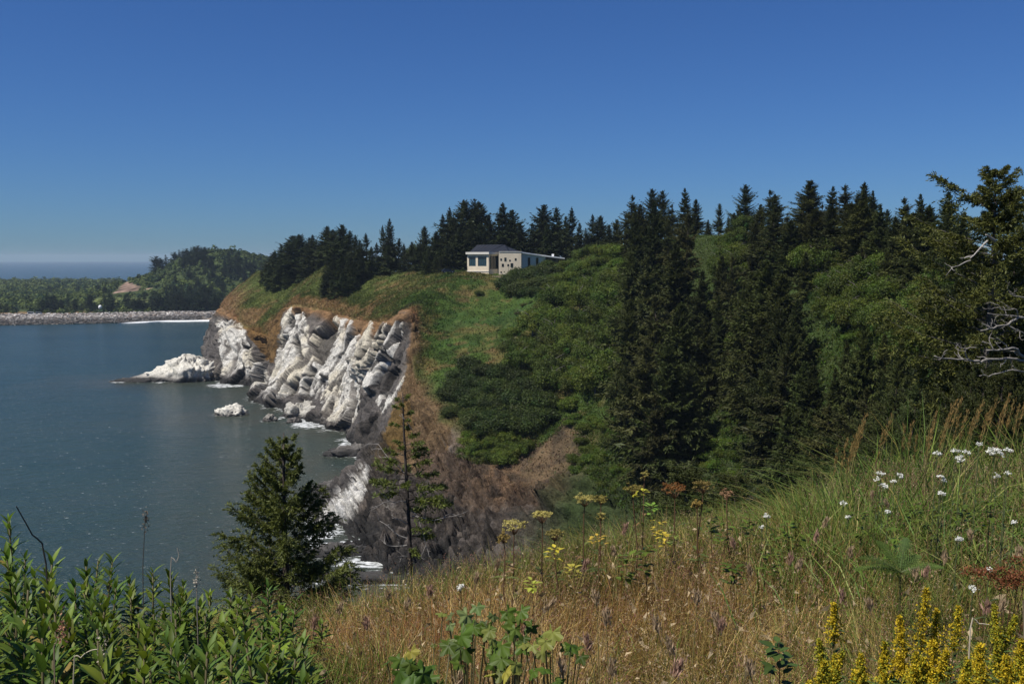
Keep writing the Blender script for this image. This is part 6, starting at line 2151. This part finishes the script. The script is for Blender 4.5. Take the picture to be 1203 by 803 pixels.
YE = (0.50, 0.40, 0.05)
for k, a in enumerate([(652, 643, 5.3, .07, YE, 'bright yellow leafy sprig below the red stemmed umbel'), (702, 628, 5.5, .06, (0.46, 0.30, 0.05), 'amber leafy sprig below the pale yellow pair of umbels'), (772, 610, 5.7, .13, YE, 'tall bright yellow leafy sprig under the rusty umbel'), (781, 626, 5.6, .08, YE, 'yellow leafy sprig at the foot of the tall one'), (752, 574, 6.0, .045, (0.50, 0.46, 0.06), 'lemon yellow sprig by the dull olive umbel'), (767, 592, 5.9, .06, (0.16, 0.26, 0.04), 'fresh green sprig in front of the dark spruce foot'), (674, 665, 5.0, .05, (0.40, 0.36, 0.06), 'small yellow sprig sunk in the grass'), (625, 680, 4.8, .05, (0.30, 0.32, 0.05), 'yellow green sprig deep in the brown grass'), (793, 622, 5.7, .1, (0.20, 0.24, 0.05), 'green and yellow sprig beside the tall yellow one')]):
    sprig(*a[:5], 700 + k, a[5])
sprig(915, 752, 3.3, .3, (0.060, 0.095, 0.022), 750, 'dark green leafy sprig standing beside the separate goldenrod plume', 40, .05)
for k, (px, py, d) in enumerate([(905, 640, 5.2), (860, 655, 5.0), (735, 650, 5.3), (758, 640, 5.4), (850, 610, 5.9), (880, 600, 6.1), (925, 612, 5.8), (835, 598, 6.1), (950, 625, 5.6), (1090, 600, 5.2), (1130, 590, 5.1), (1160, 585, 5.0), (1075, 585, 5.5), (1010, 600, 5.6), (1050, 620, 5.1)]):
    sprig(px, py, d, .16, (0.090, 0.130, 0.018), 760 + k, 'small green herb in the grass along the brow', 22, .045)


# lobed leaves
def lobed(mb, ctr, nrm_, fwd, R, c, seed, lobes=5):
    r = np.random.default_rng(seed)
    n_ = nrm(np.array(nrm_, float))
    f = nrm(np.array(fwd, float) - n_ * np.dot(fwd, n_))
    s = np.cross(n_, f)
    m_ = 41
    th = np.linspace(-2.5, 2.5, m_)
    rad = 1.02 * R * (1 + r.normal(0, .05, m_)) * (0.80 + 0.20 * np.cos(th * lobes / 1.0 * 0.99)) * (0.70 + 0.30 * np.cos(th * .62)) * (1 + 0.05 * np.sign(np.sin(th * 23)))
    z = -0.30 * rad ** 2 / R + 0.10 * R * np.cos(th * lobes) + r.normal(0, .02 * R, m_)
    V = np.array(ctr) + f * (rad * np.cos(th))[:, None] + s * (rad * np.sin(th))[:, None] + n_ * z[:, None]
    mid = np.array(ctr) + (V - np.array(ctr)) * .5 + n_ * (0.035 * R * np.cos(th * lobes))[:, None]
    V = np.concatenate([[ctr], mid, V])
    t = [[0, 1 + i, 2 + i] for i in range(m_ - 1)]
    q = [[1 + i, 1 + m_ + i, 2 + m_ + i, 2 + i] for i in range(m_ - 1)]
    cc = np.tile(np.array(c), (len(V), 1)) * r.uniform(.85, 1.15, (len(V), 1))
    cc[1:m_ + 1] *= (1 + 0.2 * np.clip(np.cos(th * lobes), 0, 1))[:, None]
    mb.add(V, q, t, cc)


def broadleaf(leaves, label, seed):
    r = np.random.default_rng(seed)
    c0 = pix(np.mean([l[0] for l in leaves]), max(l[1] for l in leaves) + 20, np.mean([l[2] for l in leaves]) + .05)
    B = base_for(c0)
    root = empty('broadleaf_plant', tuple(B))
    st = MB()
    extra = [(l[0] + r.normal(0, 16), l[1] + abs(r.normal(0, 16)), l[2] + r.normal(0, .12), l[3] * r.uniform(.5, 1.0), np.array(l[4]) * r.uniform(.6, 1.1)) for l in leaves for _ in range(3)]
    for k_, (px, py, d, R, tone) in enumerate(list(leaves) + extra):
        T = pix(px, py, d) - B
        nn_ = np.array([r.normal(-0.2, .5), -0.55 + r.normal(0, .4), 0.75])
        fw = np.array([r.normal(0, .6), -0.6, -0.5])
        m_ = MB()
        lobed(m_, T, nn_, fw, R, tone, seed + k_)
        m_.build('leaf', M_PLANT, root, True)
        tube(st, [np.array([r.normal(0, .03), r.normal(0, .03), 0]), T * .55 + np.array([0, .04, .03]), T], [.004, .003, .002], 5, (0.13, 0.12, 0.05), False)
    st.build('stems', M_STEM, root)
    tag(root, label, 'plant', 'lobed leaf plants in the dry grass')


GN, GY = (0.068, 0.110, 0.014), (0.17, 0.19, 0.04)
broadleaf([(541, 746, 3.3, .06, GN), (549, 722, 3.45, .045, (0.17, 0.21, 0.07)), (556, 735, 3.4, .045, GN), (527, 758, 3.2, .04, GN), (560, 712, 3.6, .035, (0.12, 0.17, 0.05))], 'lobed leaf plant with a pale upper leaf, beside the straw tangle', 801)
broadleaf([(589, 757, 3.2, .062, GN), (605, 737, 3.3, .055, (0.085, 0.135, 0.018)), (596, 718, 3.5, .04, GN), (612, 717, 3.5, .04, GN), (575, 740, 3.35, .04, (0.16, 0.19, 0.04))], 'lobed leaf plant with the largest bright green leaves', 811)
broadleaf([(649, 742, 3.25, .05, GY), (641, 752, 3.2, .03, GY), (671, 757, 3.2, .038, GN)], 'lobed leaf plant with a yellow green hooked leaf', 821)
broadleaf([(488, 787, 2.95, .07, (0.055, 0.105, 0.014)), (470, 775, 3.05, .04, GN), (500, 797, 2.9, .05, GN)], 'dark green lobed leaf plant low at the meadow foot', 831)
broadleaf([(594, 788, 2.9, .04, (0.34, 0.32, 0.05)), (606, 780, 2.95, .035, GY), (640, 785, 2.95, .035, GN)], 'lobed leaf plant with a bright yellow leaf at the bottom', 841)
broadleaf([(482, 765, 3.1, .04, (0.30, 0.26, 0.05)), (520, 720, 3.6, .03, GY)], 'yellowing lobed leaf plant by the dark green low one', 851)


# fern
def fern(px, py, d, fronds, seed, label):
    r = np.random.default_rng(seed)
    T = pix(px, py, d)
    B = base_for(T)
    root = empty('fern', tuple(B))
    h0 = max(T[2] - B[2], .05)
    st = MB()
    tube(st, [(0, 0, 0), (0.0, 0, h0)], [.006, .004], 6, (0.09, 0.09, 0.03))
    st.build('stalk', M_STEM, root)
    for (dx_, dy_, dz_, L) in fronds:
        m_ = MB()
        o = nrm(np.array([dx_, dy_, dz_], float))
        s = nrm(np.cross(o, np.array([0, -0.3, 1.0])))
        up_ = np.cross(s, o)
        n = 17
        tt = np.linspace(0, 1, n)
        R_ = np.array([0, 0, h0]) + o * L * tt[:, None] - np.array([0, 0, 1.0]) * (0.35 * L * tt ** 2)[:, None]
        tube(m_, R_, np.linspace(.0025, .0008, n), 4, (0.10, 0.13, 0.04), False)
        for i in range(2, n):
            pl = L * 0.34 * (1 - tt[i]) ** .75 * min(1, tt[i] * 5) + .006
            for sd in (-1, 1):
                dd = nrm(s * sd + o * .40 - up_ * .12 + r.normal(0, .06, 3))
                k_ = 7
                f = np.linspace(.05, .95, k_)
                P = R_[i] + dd * pl * f[:, None]
                for s2 in (-1, 1):
                    d2 = nrm(o * s2 + dd * .6)
                    ll = np.full(k_, .011) * (1.1 - f)
                    diamonds(m_, P, np.tile(d2, (k_, 1)), np.tile(nrm(np.cross(up_, d2)), (k_, 1)), ll, ll * .7, np.array([0.085, 0.135, 0.028]) * r.uniform(.75, 1.25, (k_, 1)))
        m_.build('frond', M_PLANT, root)
    tag(root, label, 'fern')


fern(1058, 672, 4.3, [(0.3, .5, .9, .24), (-.8, -.3, .6, .26), (-.5, -.7, .35, .22), (.9, -.1, .5, .2), (-.9, .4, .3, .2), (.3, -.8, .3, .2), (-.35, .4, .9, .22), (.7, .6, .6, .2), (-1, .1, .8, .22)], 901, 'bright green fern arching over a dark hollow in the grass')


# tall reeds with feathery tops, blown to one side
def reed(px, py, d, bend, L, seed, label, group, tone=(0.24, 0.155, 0.055), name='reed_grass'):
    r = np.random.default_rng(seed)
    T = pix(px, py, d)
    Bx = T[0] - bend * 0.55
    g = float(gz_at(Bx, d)[0])
    root = empty(name, (Bx, d, g))
    h = T[2] - g
    k_ = np.linspace(0, 1, 9)
    sp_ = np.c_[bend * .55 * k_ ** 2.2, k_ * 0, h * (k_ - .04 * k_ ** 4)]
    st, pl = MB(), MB()
    tube(st, sp_, np.linspace(.003, .0012, 9), 4, (0.20, 0.17, 0.06), False)
    n = 90
    f = 1 - (L / h) * r.random(n)
    P = np.stack([np.interp(f, k_, sp_[:, j]) for j in range(3)], -1) + r.normal(0, .006, (n, 3))
    d_ = nrm(np.array([bend * .9, 0, 1.0]) + r.normal(0, .22, (n, 3)))
    diamonds(pl, P, d_, nrm(np.cross(d_, r.normal(0, 1, (n, 3)))), .028, .0045, np.array(tone) * r.uniform(.6, 1.4, (n, 1)))
    st.build('stem', M_STEM, root)
    pl.build('plume', M_GRASS, root)
    if name == 'reed_grass':
        bl_ = MB()
        for i in range(4):
            a = r.normal(0, .7) + (PI if r.random() < .4 else 0)
            leaf(bl_, (0, 0, h * r.uniform(.05, .4)), (math.cos(a) * .45, math.sin(a) * .3, 1), (math.cos(a + 1.5), math.sin(a + 1.5), .2), r.uniform(.3, .5), .010, r.uniform(-.15, .25), np.array([.055, .095, .024]) * r.uniform(.7, 1.3), 6, .1, .35)
        bl_.build('blades', M_PLANT, root)
    tag(root, label, 'grass stalk', group, 'thing')


GRL = 'feathery tan reed grass stalks leaning in the wind above the yarrow'
for k, (px, py, b, l) in enumerate([(1018, 480, .22, 'tallest reed stalk of the tan tuft standing apart'), (1014, 488, .22, 0), (1010, 496, .2, 0), (1006, 505, .18, 0), (1002, 515, .15, 0), (1012, 500, .2, 0), (1048, 481, .24, 'single long reed stalk arched between the tan tuft and the main stand'), (1038, 500, .15, 0), (1063, 492, .05, 0), (1072, 490, .08, 0), (1077, 505, .05, 0), (1100, 478, .18, 0), (1098, 490, .15, 0), (1093, 500, .1, 0), (1120, 468, .25, 0), (1124, 464, .28, 0), (1130, 460, .3, 'highest pair of reed stalks bowed outward over the yarrow'), (1116, 480, .2, 0), (1112, 488, .18, 0), (1137, 476, .22, 0), (1128, 482, .2, 0), (1155, 464, .28, 0), (1150, 474, .26, 0), (1144, 486, .2, 0), (1172, 460, .26, 0), (1166, 470, .26, 0), (1160, 480, .2, 0), (1186, 456, .2, 0), (1192, 462, .2, 0), (1180, 470, .2, 0), (1198, 470, .15, 0), (1206, 460, .2, 0), (1212, 472, .2, 0), (985, 520, .1, 0), (996, 510, .15, 0)]):
    reed(px, py, 7.3 - .4 * ((k * 7) % 5) / 5, b, .24, 950 + k, l or GRL, 'reed grass leaning above the yarrow')

# dry seed stalks scattered through the meadow
DRYL = 'pale dry grass stalk with a drooping seed head in the brown meadow'
sr = np.random.default_rng(66)
pts = [(735, 612, 5.2), (700, 690, 3.9), (712, 712, 3.6), (690, 742, 3.3), (770, 720, 3.4), (785, 745, 3.2), (960, 622, 5.2), (972, 606, 5.6), (940, 655, 4.6), (930, 648, 4.8), (1000, 640, 4.8), (1110, 645, 4.4), (1090, 662, 4.2), (1075, 665, 4.2), (1180, 700, 3.7), (1160, 702, 3.7), (820, 690, 4.0), (840, 715, 3.7), (848, 722, 3.6), (650, 700, 4.0), (560, 670, 4.8), (505, 685, 4.6), (585, 655, 5.1), (480, 700, 4.4), (690, 655, 4.9), (720, 640, 5.2), (880, 660, 4.6), (860, 630, 5.2), (1025, 575, 6.2), (1040, 585, 5.9), (620, 725, 3.6), (660, 770, 3.1), (720, 770, 3.1), (800, 770, 3.1), (880, 770, 3.1), (540, 785, 3.0), (430, 720, 4.0), (400, 705, 4.5), (455, 690, 4.9), (370, 720, 4.2), (1140, 620, 4.8), (1200, 640, 4.5), (990, 690, 3.9), (1020, 700, 3.8)]
for k, (px, py, d) in enumerate(pts):
    reed(px, py, d, sr.normal(.05, .16), .05, 1000 + k, DRYL, 'dry seed stalks scattered in the meadow', (0.40, 0.29, 0.18) if k % 3 else (0.36, 0.22, 0.16), 'seed_stalk')
for px, py, d, b, l in [(643 * .2658, 0, 0, 0, 0)][:0]: pass


def stick(pl, rad, c, label, name='dry_stem', knob=None):
    pts_ = np.array([pix(*p) for p in pl])
    g = float(gz_at(pts_[0][0], pts_[0][1])[0])
    root = empty(name, (pts_[0][0], pts_[0][1], g))
    pc, _ = catmull(np.concatenate([[[pts_[0][0], pts_[0][1], g]], pts_]), [3] * len(pts_))
    m_ = MB()
    tube(m_, pc - np.array(root.location), np.linspace(rad, rad * .5, len(pc)), 5, c)
    m_.build('stem', M_STEM, root)
    if knob is not None:
        r = np.random.default_rng(int(pl[0][0]))
        n = 70
        q = pc[-1] - np.array(root.location) + r.normal(0, 1, (n, 3)) * np.array([.006, .006, .022]) - np.array([0, 0, .015])
        d_ = nrm(r.normal(0, 1, (n, 3)))
        m_ = MB()
        diamonds(m_, q, d_, nrm(np.cross(d_, r.normal(0, 1, (n, 3)))), .012, .006, np.array(knob) * r.uniform(.6, 1.3, (n, 1)))
        m_.build('seed_head', M_PETAL, root)
    tag(root, label, 'plant stem')


stick([(54, 662, 4.2), (38, 628, 4.15), (19, 594, 4.1)], .0045, (0.05, 0.045, 0.04), 'dark bare stick slanting out of the leafy thicket against the water')
stick([(168, 690, 4.3), (169, 640, 4.3), (171, 605, 4.3)], .0025, (0.09, 0.075, 0.06), 'thin upright dry stalk with a narrow seed spike against the water', knob=(0.16, 0.12, 0.09))
stick([(200, 672, 4.2), (207, 660, 4.2), (210, 652, 4.2), (208, 643, 4.2)], .0028, (0.42, 0.37, 0.30), 'pale curved straw hooked at its tip against the water')
stick([(231, 700, 4.2), (231, 688, 4.2), (230, 677, 4.2)], .003, (0.30, 0.27, 0.22), 'short pale seed spike between two clumps of the thicket', knob=(0.40, 0.36, 0.30))
stick([(64, 790, 2.9), (66, 755, 2.9), (73, 735, 2.9)], .003, (0.25, 0.19, 0.12), 'stalk with pinkish brown seed head among the thicket leaves', knob=(0.34, 0.17, 0.11))
stick([(86, 800, 2.85), (95, 772, 2.85), (108, 763, 2.85), (120, 762, 2.85)], .0026, (0.40, 0.35, 0.24), 'pale bowed straw low in front of the thicket', knob=(0.42, 0.36, 0.26))
stick([(1140, 738, 3.4), (1150, 732, 3.4), (1162, 733, 3.4)], .003, (0.45, 0.38, 0.28), 'dry forked straw lying beside the lemon yellow plume')
stick([(1203, 790, 3.2), (1203, 740, 3.2), (1202, 705, 3.2)], .004, (0.22, 0.17, 0.11), 'thick dry stalk standing at the edge of the goldenrod')


# rust coloured dead fronds
def rusty():
    r = np.random.default_rng(5)
    T = pix(1180, 678, 4.1)
    B = base_for(T)
    root = empty('dead_fern', tuple(B))
    m_, s_ = MB(), MB()
    for i in range(12):
        p0 = np.array([r.normal(0, .03), 0, 0])
        p1 = np.array([r.uniform(-.13, .14), r.normal(0, .04), T[2] - B[2] + r.normal(0, .02)])
        tube(s_, [p0, (p0 + p1) / 2 + np.array([0, 0, .03]), p1], [.003, .002, .001], 4, (0.12, 0.055, 0.03), False)
        n = 130
        P = p1 + r.normal(0, 1, (n, 3)) * np.array([.035, .02, .014])
        d_ = nrm(r.normal(0, 1, (n, 3)) * np.array([1, 1, .5]))
        diamonds(m_, P, d_, nrm(np.cross(d_, r.normal(0, 1, (n, 3)))), .016, .006, np.array([.20, .075, .032]) * r.uniform(.5, 1.4, (n, 1)))
    s_.build('stems', M_STEM, root)
    m_.build('fronds', M_GRASS, root)
    tag(root, 'rust red dead fern flattened in the grass', 'fern')


rusty()
# ------------------------------------------------------------------ air, light, sky, render
def haze():
    m, nt, out = newmat('sea_air')
    v = nd(nt, 'VolumePrincipled')
    v.inputs['Color'].default_value = (0.64, 0.80, 0.93, 1)
    v.inputs['Density'].default_value = HAZE_DENS
    v.inputs['Anisotropy'].default_value = 0.1
    nt.links.new(v.outputs[0], out.inputs['Volume'])
    mb = MB()
    box(mb, (-15600, -3400, -22), (15600, 13900, 95))
    o = mb.build('haze', m)
    tag(o, 'thin sea haze over the bay', 'haze', None, 'stuff')


HAZE_DENS = 0.00007
SUN_EL, SUN_AZ = math.radians(57), math.radians(240)       # azimuth clockwise from the view direction (+Y)
haze()
sun = bpy.data.lights.new('sun', 'SUN')
sun.energy = 4.6
sun.angle = math.radians(0.53)
sun.color = (1.0, 0.955, 0.88)
so = bpy.data.objects.new('sun', sun)
COL.objects.link(so)
to = Vector((math.sin(SUN_AZ) * math.cos(SUN_EL), math.cos(SUN_AZ) * math.cos(SUN_EL), math.sin(SUN_EL)))
so.rotation_euler = to.to_track_quat('Z', 'Y').to_euler()
so.location = (-100, -50, 200)
wd = bpy.data.worlds.new('World')
scene.world = wd
wd.use_nodes = True
nt = wd.node_tree
nt.nodes.clear()
out = nt.nodes.new('ShaderNodeOutputWorld')
bg = nt.nodes.new('ShaderNodeBackground')
sky = nt.nodes.new('ShaderNodeTexSky')
sky.sky_type = 'NISHITA'
sky.sun_disc = False
sky.sun_elevation = SUN_EL
sky.sun_rotation = SUN_AZ
sky.altitude = 60
sky.air_density = 1.0
sky.dust_density = 0.1
sky.ozone_density = 3.0
bg.inputs['Strength'].default_value = 0.079
# deep clear air, as through a polarising filter
nt.links.new(mixc(nt, 1.0, sky.outputs[0], (0.242, 0.432, 0.77), 'MULTIPLY'), bg.inputs[0])
nt.links.new(bg.outputs[0], out.inputs[0])

scene.render.engine = 'CYCLES'
scene.cycles.max_bounces = 5
scene.cycles.diffuse_bounces = 2
scene.cycles.glossy_bounces = 2
scene.cycles.transmission_bounces = 2
scene.cycles.volume_bounces = 0
scene.cycles.caustics_reflective = False
scene.cycles.caustics_refractive = False
scene.cycles.sample_clamp_indirect = 4
scene.cycles.use_denoising = True
try:
    scene.cycles.denoiser = 'OPENIMAGEDENOISE'
    scene.cycles.denoising_input_passes = 'RGB_ALBEDO_NORMAL'
    scene.cycles.denoising_prefilter = 'ACCURATE'
except Exception:
    pass
scene.view_settings.view_transform = 'Standard'
scene.view_settings.look = 'None'
scene.view_settings.gamma = 1.0
scene.view_settings.exposure = 0.3
scene.view_settings.use_curve_mapping = False
